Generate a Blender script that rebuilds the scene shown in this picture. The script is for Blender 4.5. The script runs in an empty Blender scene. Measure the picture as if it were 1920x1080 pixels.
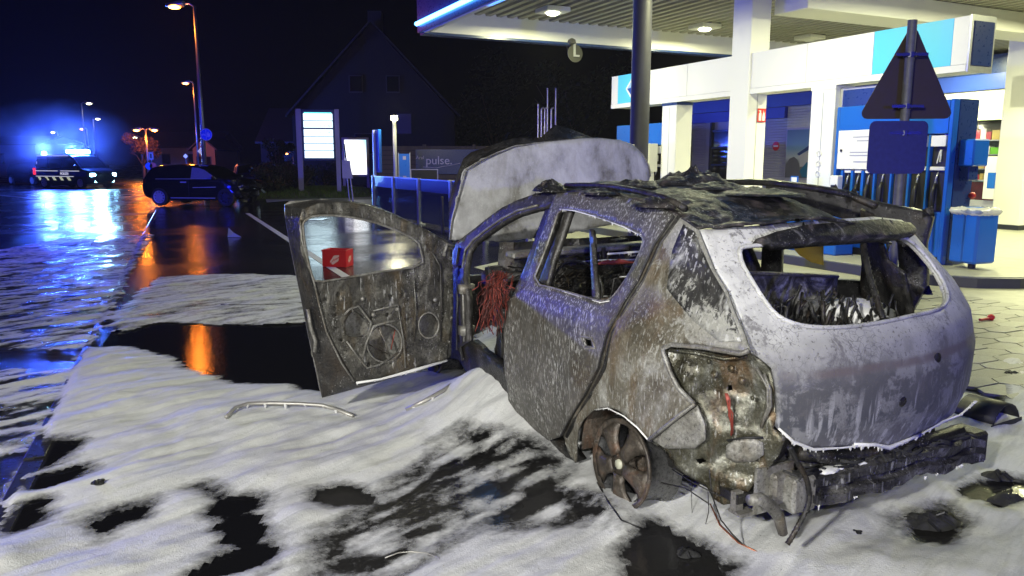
import bpy, bmesh, math, random
import numpy as np
from mathutils import Vector, Matrix
from mathutils.geometry import delaunay_2d_cdt
R = math.radians
rnd = random.Random(7)
scn = bpy.context.scene
COL = scn.collection
# ------------------------------------------------------------------ camera
F, HOR, CH = 1450.0, 300.0, 1.65          # focal length in photo pixels, horizon row, eye height
TH = math.atan((540 - HOR) / F)
cam = bpy.data.cameras.new("camera")
cam.sensor_width = 36; cam.lens = 36 * F / 1920; cam.clip_start = .05; cam.clip_end = 600
cam_o = bpy.data.objects.new("camera", cam); COL.objects.link(cam_o)
cam_o.location = (0, 0, CH); cam_o.rotation_euler = (R(90) - TH, 0, 0)
scn.camera = cam_o
# ------------------------------------------------------------------ night sky, moon, exposure
w = bpy.data.worlds.new("World"); scn.world = w; w.use_nodes = True
nt = w.node_tree
sky = nt.nodes.new("ShaderNodeTexSky"); sky.sky_type = 'NISHITA'; sky.sun_disc = False
sky.sun_elevation = R(-6); sky.sun_rotation = R(200)
bg = nt.nodes["Background"]; bg.inputs[1].default_value = .03
nt.links.new(sky.outputs[0], bg.inputs[0])
vs = scn.view_settings; vs.view_transform = 'Standard'; vs.look = 'None'; vs.exposure = 0; vs.gamma = 1; vs.use_curve_mapping = False
scn.cycles.use_denoising = True
scn.cycles.max_bounces = 8; scn.cycles.sample_clamp_indirect = 4

def lamp(name, kind, loc, power, color, size=.1, aim=None, spot=None, blend=.4):
    l = bpy.data.lights.new(name, kind); l.energy = power; l.color = color
    if kind == 'AREA': l.shape = 'SQUARE'; l.size = size
    elif kind == 'SUN': l.angle = size
    else: l.shadow_soft_size = size
    if spot: l.spot_size = R(spot); l.spot_blend = blend
    o = bpy.data.objects.new(name, l); COL.objects.link(o); o.location = loc
    if aim is not None: o.rotation_euler = (Vector(aim) - Vector(loc)).to_track_quat('-Z', 'Y').to_euler()
    return o
PH = R(26.0)                                # the forecourt's axes: u across the lanes, v along them
CU, SU = math.cos(PH), math.sin(PH)
def W(u, v, z=0): return (CU * u - SU * v, SU * u + CU * v, z)

lamp("moon", 'SUN', (0, 0, 50), .004, (.6, .7, 1), R(.5), aim=(20, 30, 0))
# fire brigade mast flood standing behind the photographer
lamp("mast_floodlight", 'SPOT', (-4.2, -4.6, 4.4), 4900, (1, .985, .93), .22, aim=(-.5, 4.4, .3), spot=60, blend=.95)
lamp("camera_flash", 'SPOT', (.12, -.05, 1.86), 300, (1, .99, .96), .04, aim=(-.1, 4.6, .95), spot=84, blend=1)
BLUE = (.018, .022, 1)
lamp("engine_beacon", 'POINT', (-16, 15, 3.1), 4800, (.014, .02, 1), .15)
lamp("engine_beacon", 'SPOT', (7.5, -7.5, 2.4), 2800, BLUE, .15, aim=(4.2, 7, 1.6), spot=46, blend=.8)
CANOPY_LAMPS = [(8.0, 14.5, 1), (12.1, 14.7, 1), (15.5, 14.8, 0), (8.0, 9.0, 1), (12.8, 8.6, 1), (16.2, 8.6, 1), (12.8, 4.4, 1), (20.5, 14.6, 1), (20.5, 8.6, 1)]
for u, v, lit in CANOPY_LAMPS:
    if lit: lamp("canopy_lamp_light", 'AREA', W(u, v, 4.52), 270 if u < 15 else 430, (1, 1, .55), .35, aim=W(u, v, 0))

# ------------------------------------------------------------------ photograph rays (used to measure real positions on real surfaces)
def ray(px, py):
    a = (px - 960) / F; b = (540 - py) / F
    return np.array([a, math.cos(TH) + b * math.sin(TH), -math.sin(TH) + b * math.cos(TH)])
def at_z(px, py, z=0.):
    d = ray(px, py); t = (z - CH) / d[2]; return (d[0] * t, d[1] * t, z)
def at_y(px, py, y):
    d = ray(px, py); t = y / d[1]; return (d[0] * t, y, CH + d[2] * t)

# ------------------------------------------------------------------ noise for geometry
def _h(ix, iy, s):
    n = (ix.astype(np.int64) * 374761393 + iy.astype(np.int64) * 668265263 + s * 974634777) & 0xffffffff
    n = ((n ^ (n >> 13)) * 1274126177) & 0xffffffff
    return ((n ^ (n >> 16)) & 0xffff) / 65535.0
def vnoise(x, y, s=0):
    x = np.asarray(x, float); y = np.asarray(y, float)
    ix, iy = np.floor(x), np.floor(y); fx, fy = x - ix, y - iy
    fx = fx * fx * (3 - 2 * fx); fy = fy * fy * (3 - 2 * fy)
    a, b, c, d = _h(ix, iy, s), _h(ix + 1, iy, s), _h(ix, iy + 1, s), _h(ix + 1, iy + 1, s)
    return (a * (1 - fx) + b * fx) * (1 - fy) + (c * (1 - fx) + d * fx) * fy * 1.0
def fbm(x, y, s=0, o=4):
    r = 0; a = .5; t = 0
    for k in range(o):
        r = r + a * vnoise(np.asarray(x) * 2 ** k, np.asarray(y) * 2 ** k, s + k); t += a; a *= .5
    return r / t
# ------------------------------------------------------------------ mesh helpers
class MB:
    def __init__(s): s.v = []; s.f = []
    def add(s, vs, fs):
        o = len(s.v); s.v += [tuple(p) for p in vs]; s.f += [tuple(i + o for i in f) for f in fs]; return s
    def box(s, x0, x1, y0, y1, z0, z1, M=None):
        p = [(x0, y0, z0), (x1, y0, z0), (x1, y1, z0), (x0, y1, z0), (x0, y0, z1), (x1, y0, z1), (x1, y1, z1), (x0, y1, z1)]
        if M is not None: p = [M @ Vector(q) for q in p]
        return s.add(p, [(0, 3, 2, 1), (4, 5, 6, 7), (0, 1, 5, 4), (1, 2, 6, 5), (2, 3, 7, 6), (3, 0, 4, 7)])
    def bbox(s, x0, x1, y0, y1, z0, z1, b=.01, M=None):       # box with chamfered edges
        bm = bmesh.new(); bmesh.ops.create_cube(bm, size=1)
        for q in bm.verts: q.co = Vector(((x0 + x1) / 2 + q.co.x * (x1 - x0), (y0 + y1) / 2 + q.co.y * (y1 - y0), (z0 + z1) / 2 + q.co.z * (z1 - z0)))
        bmesh.ops.bevel(bm, geom=bm.edges[:], offset=b, segments=1, affect='EDGES')
        bm.verts.index_update(); vs = [(M @ q.co if M is not None else q.co.copy()) for q in bm.verts]
        fs = [[q.index for q in f.verts] for f in bm.faces]; bm.free(); return s.add(vs, fs)
    def tube(s, path, r, n=8, cap=True):
        P = [Vector(p) for p in path]; rs = r if isinstance(r, (list, tuple)) else [r] * len(P)
        vs = []; fs = []; up = None
        for i, p in enumerate(P):
            d = (P[min(i + 1, len(P) - 1)] - P[max(i - 1, 0)]).normalized()
            if up is None: up = d.orthogonal().normalized()
            up = (up - d * up.dot(d)).normalized(); q = d.cross(up)
            for k in range(n):
                a = 2 * math.pi * k / n; vs.append(p + (up * math.cos(a) + q * math.sin(a)) * rs[i])
        for i in range(len(P) - 1):
            for k in range(n):
                k2 = (k + 1) % n; fs.append((i * n + k, i * n + k2, (i + 1) * n + k2, (i + 1) * n + k))
        if cap: fs.append(tuple(range(n))[::-1]); fs.append(tuple((len(P) - 1) * n + k for k in range(n)))
        return s.add(vs, fs)
    def lathe(s, prof, n=24, M=None):                        # profile (r, h) turned about local z
        vs = []; fs = []; m = len(prof)
        for k in range(n):
            a = 2 * math.pi * k / n
            for r, h in prof: q = Vector((r * math.cos(a), r * math.sin(a), h)); vs.append(M @ q if M is not None else q)
        for k in range(n):
            k2 = (k + 1) % n
            for j in range(m - 1): fs.append((k * m + j, k2 * m + j, k2 * m + j + 1, k * m + j + 1))
        return s.add(vs, fs)
    def prism(s, poly, h0, h1, M=None):                       # 2D polygon extruded along local z
        n = len(poly); p = [Vector((x, y, h0)) for x, y in poly] + [Vector((x, y, h1)) for x, y in poly]
        if M is not None: p = [M @ q for q in p]
        return s.add(p, [tuple(range(n))[::-1], tuple(range(n, 2 * n))] + [(i, (i + 1) % n, n + (i + 1) % n, n + i) for i in range(n)])
    def ball(s, c, r, sub=2, nz=0., sc=(1, 1, 1), seed=0):
        bm = bmesh.new(); bmesh.ops.create_icosphere(bm, subdivisions=sub, radius=1)
        rr = random.Random(seed); bm.verts.index_update(); vs = []
        for q in bm.verts:
            k = r * (1 + nz * (rr.random() - .5) * 2); vs.append((c[0] + q.co.x * k * sc[0], c[1] + q.co.y * k * sc[1], c[2] + q.co.z * k * sc[2]))
        fs = [[q.index for q in f.verts] for f in bm.faces]; bm.free(); return s.add(vs, fs)
def rough_mound(m, c, lx, ly, h, seed, n=9, k=26):
    """ragged burnt heap: a noisy height field over an uneven outline"""
    b0 = len(m.v); m.v.append((c[0], c[1], c[2] + h))
    for i in range(1, n + 1):
        r = i / n
        for j in range(k):
            a = 2 * math.pi * j / k; q = r * (.72 + .56 * float(vnoise(math.cos(a) * 2 + 9, math.sin(a) * 2 + 9, seed))); x, y = q * lx * math.cos(a), q * ly * math.sin(a)
            z = h * max(0, 1 - r ** 1.7) * (.45 + 1.1 * float(vnoise(x * 34 / (1 + 4 * lx) + 5, y * 34 / (1 + 4 * ly) + 5, seed + 1))) + h * .5 * (float(vnoise(x * 70, y * 70, seed + 2)) - .5) * (1 - r ** 3) - .006 * (i == n)
            m.v.append((c[0] + x, c[1] + y, c[2] + z))
    for j in range(k): m.f.append((b0, b0 + 1 + j, b0 + 1 + (j + 1) % k))
    for i in range(n - 1):
        for j in range(k): a = b0 + 1 + i * k + j; b = b0 + 1 + i * k + (j + 1) % k; m.f.append((a, a + k, b + k, b))
    return m
def obj(name, mb, mat=None, parent=None, smooth=False, kind=None, solid=None, loc=None):
    me = bpy.data.meshes.new(name)
    if isinstance(mb, MB): me.from_pydata(mb.v, [], mb.f); me.update()
    else: me = mb
    o = bpy.data.objects.new(name, me); COL.objects.link(o)
    if mat is not None: me.materials.clear(); me.materials.append(mat)
    if smooth: me.shade_smooth()
    if smooth == 'auto':
        try: me.set_sharp_from_angle(angle=R(38))
        except Exception: pass
    if parent is not None: o.parent = parent
    if loc is not None: o.location = loc
    if kind: o['kind'] = kind
    if solid:
        m = o.modifiers.new("thickness", 'SOLIDIFY'); m.thickness = solid; m.offset = -1
    return o
def tag(o, label, cat, group=None, kind=None):
    o['label'] = label; o['category'] = cat
    if group: o['group'] = group
    if kind: o['kind'] = kind
    return o
def thing(name, label, cat, loc=(0, 0, 0), rz=0, group=None):
    o = bpy.data.objects.new(name, None); COL.objects.link(o); o.empty_display_size = .2
    o.location = loc; o.rotation_euler = (0, 0, rz); return tag(o, label, cat, group)
def box(name, x0, x1, y0, y1, z0, z1, mat, parent, b=0):
    m = MB(); (m.bbox(x0, x1, y0, y1, z0, z1, b) if b else m.box(x0, x1, y0, y1, z0, z1)); return obj(name, m, mat, parent)
def copy_tree(o, parent=None):
    c = o.copy(); COL.objects.link(c)
    if parent is not None: c.parent = parent
    for ch in [q for q in bpy.data.objects if q.parent == o]: copy_tree(ch, c)
    return c
def MX(o, x, y):                                            # matrix from origin and the world directions of local x and y
    x = Vector(x).normalized(); y = Vector(y); z = x.cross(y).normalized(); y = z.cross(x)
    M = Matrix((x, y, z)).transposed().to_4x4(); M.translation = Vector(o); return M
def text(name, body, size, mat, parent, M, ext=.002, align='CENTER'):
    c = bpy.data.curves.new(name, 'FONT'); c.body = body; c.size = size; c.extrude = ext; c.align_x = align; c.align_y = 'CENTER'
    t = bpy.data.objects.new(name, c); COL.objects.link(t)
    dg = bpy.context.evaluated_depsgraph_get(); me = bpy.data.meshes.new_from_object(t.evaluated_get(dg))
    bpy.data.objects.remove(t); me.transform(M); return obj(name, me, mat, parent)
def cdt(poly, holes=(), step=.03, dens=True):               # 2D triangulation of a polygon with holes and inner points
    def dense(P):
        out = []
        for i, p in enumerate(P):
            q = P[(i + 1) % len(P)]; L = math.hypot(q[0] - p[0], q[1] - p[1]); n = max(1, int(L / step)) if dens else 1
            out += [(p[0] + (q[0] - p[0]) * k / n, p[1] + (q[1] - p[1]) * k / n) for k in range(n)]
        return out
    def inside(x, y, P):
        c = np.zeros(x.shape, bool)
        for i in range(len(P)):
            (x1, y1), (x2, y2) = P[i], P[i - 1]
            if y1 != y2: c ^= ((y1 > y) != (y2 > y)) & (x < (x2 - x1) * (y - y1) / (y2 - y1) + x1)
        return c
    def dist(x, y, P):
        d = np.full(x.shape, 9e9)
        for i in range(len(P)):
            (x1, y1), (x2, y2) = P[i - 1], P[i]; L = max((x2 - x1) ** 2 + (y2 - y1) ** 2, 1e-12)
            t = np.clip(((x - x1) * (x2 - x1) + (y - y1) * (y2 - y1)) / L, 0, 1)
            d = np.minimum(d, np.hypot(x - x1 - t * (x2 - x1), y - y1 - t * (y2 - y1)))
        return d
    loops = [dense(list(poly))] + [dense(list(h)) for h in holes]
    xs = [p[0] for p in poly]; ys = [p[1] for p in poly]
    gx, gy = np.meshgrid(np.arange(min(xs), max(xs), step), np.arange(min(ys), max(ys), step * .9))
    gx = gx + (np.arange(gx.shape[0])[:, None] % 2) * step * .5
    gx = gx.ravel(); gy = gy.ravel(); ok = inside(gx, gy, loops[0]) & (dist(gx, gy, loops[0]) > step * .55)
    for h in loops[1:]: ok &= ~inside(gx, gy, h) & (dist(gx, gy, h) > step * .55)
    V = []; E = []
    for L in loops:
        o = len(V); V += L; E += [(o + i, o + (i + 1) % len(L)) for i in range(len(L))]
    V += list(zip(gx[ok], gy[ok]))
    r = delaunay_2d_cdt([Vector(p) for p in V], E, [], 0, 1e-6)
    vv = [(p.x, p.y) for p in r[0]]; T = np.array([f for f in r[2] if len(f) == 3]); A = np.array(vv)
    c = A[T].mean(1); ok = inside(c[:, 0], c[:, 1], loops[0])
    for h in loops[1:]: ok &= ~inside(c[:, 0], c[:, 1], h)
    return vv, [tuple(int(i) for i in t) for t in T[ok]]
def panel(name, poly, holes, mapf, mat, parent, step=.03, solid=.012, dent=.004, flip=False, seed=0, dscale=6):
    vv, T = cdt(poly, holes, step); A = np.array(vv)
    n = (fbm(A[:, 0] * dscale + 31, A[:, 1] * dscale + 17, seed, 3) - .5) * 2 * dent
    P = [mapf(a, b, d) for (a, b), d in zip(vv, n)]
    m = MB(); m.v = [tuple(p) for p in P]
    m.f = [t[::-1] for t in T] if flip else list(T)
    return obj(name, m, mat, parent, smooth=True, solid=solid)
# ------------------------------------------------------------------ materials
def nodes(name):
    m = bpy.data.materials.new(name); m.use_nodes = True; t = m.node_tree; return m, t, t.nodes["Principled BSDF"]
def N(t, kind, **kw):
    n = t.nodes.new("ShaderNode" + kind)
    for k, v in kw.items():
        if k.startswith('_'): setattr(n, k[1:], v)
        else: n.inputs[k.replace('_', ' ')].default_value = v
    return n
def coord(t, scale=(1, 1, 1), space='Object'):
    c = N(t, "TexCoord"); mp = N(t, "Mapping"); mp.inputs['Scale'].default_value = scale
    t.links.new(c.outputs[space], mp.inputs[0]); return mp.outputs[0]
def noise(t, vec, scale, detail=5, rough=.6, dist=0):
    n = N(t, "TexNoise", Scale=scale, Detail=detail, Roughness=rough, Distortion=dist); t.links.new(vec, n.inputs['Vector']); return n.outputs[0]
def ramp(t, fac, stops, interp='LINEAR'):
    r = N(t, "ValToRGB"); r.color_ramp.interpolation = interp; e = r.color_ramp.elements
    while len(e) < len(stops): e.new(.5)
    for q, (p, c) in zip(e, stops):
        q.position = p; q.color = (c, c, c, 1) if isinstance(c, (int, float)) else (*c, 1)
    t.links.new(fac, r.inputs[0]); return r.outputs[0]
def mixc(t, fac, a, b, mode='MIX'):
    m = N(t, "Mix", _data_type='RGBA', _blend_type=mode)
    for i, x in ((0, fac), (6, a), (7, b)):
        if hasattr(x, 'is_linked'): t.links.new(x, m.inputs[i])
        elif i == 0: m.inputs[0].default_value = x
        else: m.inputs[i].default_value = (*x, 1)
    return m.outputs[2]
def math_(t, op, a, b=0, clamp=False):
    m = N(t, "Math", _operation=op); m.use_clamp = clamp
    for i, x in ((0, a), (1, b)):
        if hasattr(x, 'is_linked'): t.links.new(x, m.inputs[i])
        else: m.inputs[i].default_value = x
    return m.outputs[0]
def bump(t, bs, h, strength=.4, dist=.01):
    b = N(t, "Bump", Strength=strength, Distance=dist); t.links.new(h, b.inputs['Height']); t.links.new(b.outputs[0], bs.inputs['Normal'])
def plain(name, col, rough=.5, metal=0, var=.12, scale=6, bmp=.1, spec=.5, coat=0):
    m, t, b = nodes(name); v = coord(t); n = noise(t, v, scale, 6)
    c = mixc(t, n, [x * (1 - var) for x in col], [min(1, x * (1 + var)) for x in col]); t.links.new(c, b.inputs['Base Color'])
    r = ramp(t, noise(t, v, scale * 3, 4), [(.3, max(0, rough - .05)), (.7, min(1, rough + .05))]); t.links.new(r, b.inputs['Roughness'])
    b.inputs['Metallic'].default_value = metal; b.inputs['Specular IOR Level'].default_value = spec; b.inputs['Coat Weight'].default_value = coat
    if bmp: bump(t, b, noise(t, v, scale * 12, 3), bmp, .004)
    return m
def glow(name, col, strength, base=(.8, .8, .8)):
    m, t, b = nodes(name); b.inputs['Base Color'].default_value = (*base, 1); b.inputs['Emission Color'].default_value = (*col, 1); b.inputs['Emission Strength'].default_value = strength; return m
def burnt(name, stops, scale=5, streak=.0, streak_col=(.62, .62, .6), sscale=(60, 60, 11), thr=.62, rough=.55, metal=.25, bmp=.5, specks=0., stretch=(1, 1, .6), tint=None, dist=.6, grit=.65, tamt=.6, pale=None, pale_col=(.55, .55, .51)):
    """scorched sheet steel: soot, ash and rust in cloudy patches, with dried foam runs and flecks on top"""
    m, t, b = nodes(name); v = coord(t, stretch); big = noise(t, v, scale, 9, .68, dist)
    c = ramp(t, big, stops)
    if tint:
        tn = ramp(t, noise(t, coord(t, (1, 1, .35)), scale * .8 + 1.3, 6, .6, .4), [(.52, 0.), (.66, 1.)]); c = mixc(t, math_(t, 'MULTIPLY', tn, tamt), c, tint)
    if pale:
        sx = N(t, "SeparateXYZ"); t.links.new(coord(t), sx.inputs[0]); ln = math_(t, 'ADD', math_(t, 'ADD', math_(t, 'MULTIPLY', sx.outputs[0], pale[0]), math_(t, 'MULTIPLY', sx.outputs[2], pale[1])), pale[2])
        pn = math_(t, 'ADD', ln, math_(t, 'MULTIPLY', math_(t, 'SUBTRACT', noise(t, coord(t, (1, 1, .8)), pale[3], 8, .72, .9), .5), pale[4])); c = mixc(t, math_(t, 'MULTIPLY', ramp(t, pn, [(.48, 0.), (.56, 1.)]), .85), c, pale_col)
    fine = noise(t, coord(t), 70, 5, .75)
    c = mixc(t, ramp(t, fine, [(.35, grit), (.7, 0.)]), c, [x * .3 for x in stops[0][1]] if not isinstance(stops[0][1], float) else (.01,) * 3)
    if streak:
        s = noise(t, coord(t, (sscale[0], sscale[1], sscale[2])), 1, 3, .55); reg = ramp(t, noise(t, coord(t), 3.1, 3), [(.35, .25), (.62, 1.)])
        s = math_(t, 'MULTIPLY', ramp(t, s, [(thr, 0.), (thr + .05, 1.)]), reg); c = mixc(t, math_(t, 'MULTIPLY', s, streak), c, streak_col)
    if specks:
        s = ramp(t, noise(t, coord(t), 105, 3, .65), [(.62, 0.), (.66, 1.)]); s = math_(t, 'MULTIPLY', s, ramp(t, noise(t, coord(t), 6, 4, .7), [(.46, 0.), (.62, 1.)])); c = mixc(t, math_(t, 'MULTIPLY', s, specks), c, (.7, .7, .68))
    t.links.new(c, b.inputs['Base Color'])
    t.links.new(ramp(t, fine, [(.3, rough - .22), (.7, rough + .2)]), b.inputs['Roughness']); b.inputs['Metallic'].default_value = metal
    h = math_(t, 'ADD', math_(t, 'MULTIPLY', big, 1.2), math_(t, 'MULTIPLY', fine, .35)); bump(t, b, h, bmp, .012)
    return m
# ================================================================== materials of the setting
def wet_asphalt(name, rmin, rmax, base=.016, bs=.35):
    m, t, b = nodes(name); v = coord(t)
    g = noise(t, v, 55, 3, .7); big = noise(t, v, .35, 4, .6, 1.2)
    c = mixc(t, g, (base * .5,) * 3, (base * 1.9, base * 1.85, base * 1.8))
    fl = ramp(t, noise(t, v, 9, 2, .5), [(.70, 0.), (.74, .5)]); c = mixc(t, fl, c, (.07, .07, .065)); t.links.new(c, b.inputs['Base Color'])
    t.links.new(ramp(t, big, [(.36, rmin), (.62, rmax)]), b.inputs['Roughness']); b.inputs['Specular IOR Level'].default_value = .45
    wv = noise(t, coord(t, (1, 1, 1)), 7, 3, .6, .5)
    h = math_(t, 'ADD', math_(t, 'MULTIPLY', g, .25), wv); bump(t, b, h, bs, .02); return m
M_ROAD = wet_asphalt("wet_road", .10, .34, .014, .95)
M_FORE = wet_asphalt("wet_forecourt", .09, .24, .016, .16)
M_KERB = plain("wet_kerb_stone", (.025, .025, .026), .3, bmp=.3, scale=9)
M_PAVE = plain("concrete_paver", (.30, .30, .255), .5, var=.3, scale=5, bmp=.35)
M_JOINT = plain("paver_joint", (.03, .03, .025), .8)
M_LINE = plain("road_paint", (.6, .6, .58), .45, var=.3, scale=14)
M_GRASS = plain("grass_blades", (.09, .17, .03), .6, var=.5, scale=3)
M_SOIL = plain("grass_soil", (.04, .05, .02), .9, var=.4)
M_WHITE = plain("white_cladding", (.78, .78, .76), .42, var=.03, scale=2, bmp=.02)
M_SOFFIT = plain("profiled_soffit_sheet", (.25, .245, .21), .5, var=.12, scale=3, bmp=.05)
M_CREAM = plain("cream_cladding", (.66, .66, .5), .5, var=.05)
M_DARKSTEEL = plain("dark_blue_steel", (.03, .033, .055), .38, .4, bmp=.08)
M_GALV = plain("galvanised_steel", (.42, .43, .44), .42, .75, var=.2, scale=12)
M_BLUE = plain("pump_blue", (.009, .115, .50), .32, var=.06, scale=3, bmp=.02)
M_NAVY = plain("navy_panel", (.02, .045, .16), .3, var=.05, bmp=0)
M_BLACK = plain("black_rubber", (.012, .012, .013), .5)
M_PLATE = plain("white_label_plate", (.75, .75, .73), .4, var=.03)
M_RED = plain("red_sign_face", (.55, .02, .02), .4)
M_GREY = plain("grey_shutter", (.40, .405, .43), .45, .3, var=.06)
M_WOOD = plain("weathered_fence_wood", (.13, .105, .06), .75, var=.35, scale=5, bmp=.4)
M_CYAN = glow("lit_cyan_panel", (.10, .55, .85), .35, (.06, .42, .68))
M_LAMPFACE = glow("lit_canopy_lamp", (1, 1, .66), 20)
M_NEON = glow("blue_neon", (.10, .42, 1), 9)
M_SODIUM = glow("sodium_lamp", (1, .34, .05), 16)
M_PALELAMP = glow("pale_lamp", (1, .95, .55), 16)
def glassy(name, col, alpha, rough=.05):
    m, t, b = nodes(name); b.inputs['Base Color'].default_value = (*col, 1); b.inputs['Roughness'].default_value = rough
    tr = N(t, "BsdfTransparent"); tr.inputs[0].default_value = (.85, .9, .92, 1); mx = N(t, "MixShader"); fr = N(t, "Fresnel", IOR=1.5)
    f = math_(t, 'ADD', math_(t, 'MULTIPLY', fr.outputs[0], .8), alpha, True)
    t.links.new(f, mx.inputs[0]); t.links.new(tr.outputs[0], mx.inputs[1]); t.links.new(b.outputs[0], mx.inputs[2])
    t.links.new(mx.outputs[0], t.nodes["Material Output"].inputs[0]); return m
M_GLASS = glassy("clear_glass", (.05, .07, .08), .12)
M_BLUEREFLECT = glassy("painted_blue_reflection", (.02, .03, .20), .4, .35)  # blue reflection in the barrier's panes, put into a coloured band
M_TINT = plain("dark_window_glass", (.006, .008, .012), .06, spec=.7, bmp=0)

# ================================================================== ground
def sheet(name, poly, z, mat, kind='structure', cut=None):
    m = MB(); m.add([(x, y, z) for x, y in poly], [tuple(range(len(poly)))]); o = obj(name, m, mat, None, kind=kind); return o
road = sheet("road", [(-220, -40), (220, -40), (220, 260), (-220, 260)], -.02, M_ROAD)
K0, K1 = np.array([1.2, -5.1]), np.array([-12.3, 27.0])
KD = (K1 - K0) / np.hypot(*(K1 - K0)); KN = np.array([KD[1], -KD[0]])
sheet("forecourt", [tuple(K0), (60, -5.1), (60, 75), (-6.5, 75), (-12.3, 27)], 0, M_FORE)
kerb = bpy.data.objects.new("kerb", None); COL.objects.link(kerb); kerb['kind'] = 'structure'
L = float(np.hypot(*(K1 - K0))); kst = None
for i in range(int(L)):
    p = K0 + KD * (i + .5)
    if kst is None:
        m = MB(); m.bbox(-.494, .494, -.06, .06, -.2, .0, .012); kst = obj("kerb_stone", m, M_KERB, kerb); o = kst
    else: o = kst.copy(); COL.objects.link(o)
    o.location = (p[0], p[1], rnd.uniform(-.004, .004)); o.rotation_euler = (0, 0, math.atan2(KD[1], KD[0]) + rnd.uniform(-.004, .004))
# parking bay lines on the forecourt
def gline(pts, wd, name="parking_line", seg=0):
    m = MB()
    for (a, b) in zip(pts[:-1], pts[1:]):
        a = np.array(at_z(*a)); b = np.array(at_z(*b)); d = (b - a) / np.linalg.norm(b - a); n = np.array([-d[1], d[0], 0]) * wd / 2; z = np.array([0, 0, .004])
        m.add([a - n + z, b - n + z, b + n + z, a + n + z], [(0, 1, 2, 3)])
    return obj(name, m, M_LINE, None, kind='structure')
gline([(464, 400), (606, 492)], .13)
gline([(606, 492), (700, 552)], .13)
# road markings on the wet carriageway
m = MB()
for a, b in (((0, 366), (60, 372)), ((150, 366), (210, 359))):
    a = np.array(at_z(*a, -.016)); b = np.array(at_z(*b, -.016)); d = (b - a) / np.linalg.norm(b - a); n = np.array([-d[1], d[0], 0]) * .08
    m.add([a - n, b - n, b + n, a + n], [(0, 1, 2, 3)])
obj("lane_marking", m, M_LINE, None, kind='structure')
# concrete paving of the pump lanes, laid in pointed pavers
pv = [W(4.7, -3), W(40, -3), W(40, 34), W(7.0, 34), W(7.0, 12.5), W(4.7, 11)]
paving = sheet("paving", [p[:2] for p in pv], .004, M_PAVE)
bed = sheet("paver_bed", [W(5.32, 2.35)[:2], W(9.0, 2.35)[:2], W(9.0, 7.0)[:2], W(5.32, 7.0)[:2]], .008, M_JOINT)
LX, LY = .40, .205; hexa = [(-LX / 2, 0), (-LX / 2 + .07, -LY / 2), (LX / 2 - .07, -LY / 2), (LX / 2, 0), (LX / 2 - .07, LY / 2), (-LX / 2 + .07, LY / 2)]
M_PAVER, t, b = nodes("worn_paver"); v = coord(t); oi = N(t, "ObjectInfo"); cc = N(t, "TexCoord"); gn = noise(t, coord(t, (1, 1, 1)), 26, 6, .75)
c = mixc(t, oi.outputs['Random'], (.20, .20, .165), (.34, .34, .285)); c = mixc(t, ramp(t, gn, [(.42, .55), (.62, 0.)]), c, (.10, .10, .085)); t.links.new(c, b.inputs['Base Color']); t.links.new(ramp(t, gn, [(.3, .3), (.7, .65)]), b.inputs['Roughness']); bump(t, b, gn, .5, .006)
pm = MB(); g = .965
pm.prism([(x * .972, y * .95) for x, y in hexa], 0, .022); pav0 = None; n = 0
for j in range(22):
    for i in range(11):
        u = 5.5 + (LX - .07) * i; v = 2.45 + LY * j + (LY / 2 if i % 2 else 0)
        if u > 9.0 or v > 6.95 or n >= 300: continue
        x, y, _ = W(u, v)
        if pav0 is None: pav0 = obj("paver", pm, M_PAVER, paving); o = pav0
        else: o = pav0.copy(); COL.objects.link(o)
        o.location = (x, y, .008 + rnd.uniform(-.003, .004)); o.rotation_euler = (rnd.uniform(-.006, .006), rnd.uniform(-.006, .006), PH); n += 1

pu = [(196, 640), (222, 608), (330, 600), (600, 604), (700, 640), (700, 760), (560, 900), (535, 1060), (520, 1300), (-120, 1300), (-8, 1060)]
mw, t, b = nodes("standing_water"); b.inputs['Base Color'].default_value = (.008, .008, .009, 1); b.inputs['Roughness'].default_value = .05; b.inputs['Specular IOR Level'].default_value = .7
v = coord(t); bump(t, b, math_(t, 'ADD', noise(t, coord(t, (.5, 1.5, 1)), 17, 4, .65), math_(t, 'MULTIPLY', noise(t, v, 34, 3), .5)), .115, .012)
sheet("puddle", [p[:2] for p in [at_z(*p) for p in pu]], .004, mw)
# ================================================================== foam
def G(px): return [at_z(a, b)[:2] for a, b in px]
def sd(X, Y, P):
    d = np.full(X.shape, 9e9); c = np.zeros(X.shape, bool)
    for i in range(len(P)):
        (x1, y1), (x2, y2) = P[i - 1], P[i]; L = max((x2 - x1) ** 2 + (y2 - y1) ** 2, 1e-12)
        t = np.clip(((X - x1) * (x2 - x1) + (Y - y1) * (y2 - y1)) / L, 0, 1)
        d = np.minimum(d, np.hypot(X - x1 - t * (x2 - x1), Y - y1 - t * (y2 - y1)))
        if y1 != y2: c ^= ((y1 > Y) != (y2 > Y)) & (X < (x2 - x1) * (Y - y1) / (y2 - y1) + x1)
    return np.where(c, d, -d)
xs = np.arange(-9.5, 4.9, .027); ys = [1.85]
while ys[-1] < 17: ys.append(ys[-1] + .014 + .0042 * ys[-1])
X, Y = np.meshgrid(xs, np.array(ys))
A_ = sd(X, Y, G([(-140, 1300), (-150, 1090), (-30, 985), (55, 850), (122, 705), (158, 655), (240, 655), (315, 670), (370, 700), (440, 722), (520, 726), (600, 740), (650, 732), (770, 705), (845, 690), (885, 645), (960, 560)])
         + [(1.5, 9), (2.6, 6.3), (3.35, 5.1)] + G([(1850, 662), (2050, 668), (2050, 1300)]))
B_ = np.minimum(sd(X, Y, G([(203, 605), (300, 522), (430, 516), (570, 520), (580, 606), (420, 612), (300, 604), (225, 628)])), .13)
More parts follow.
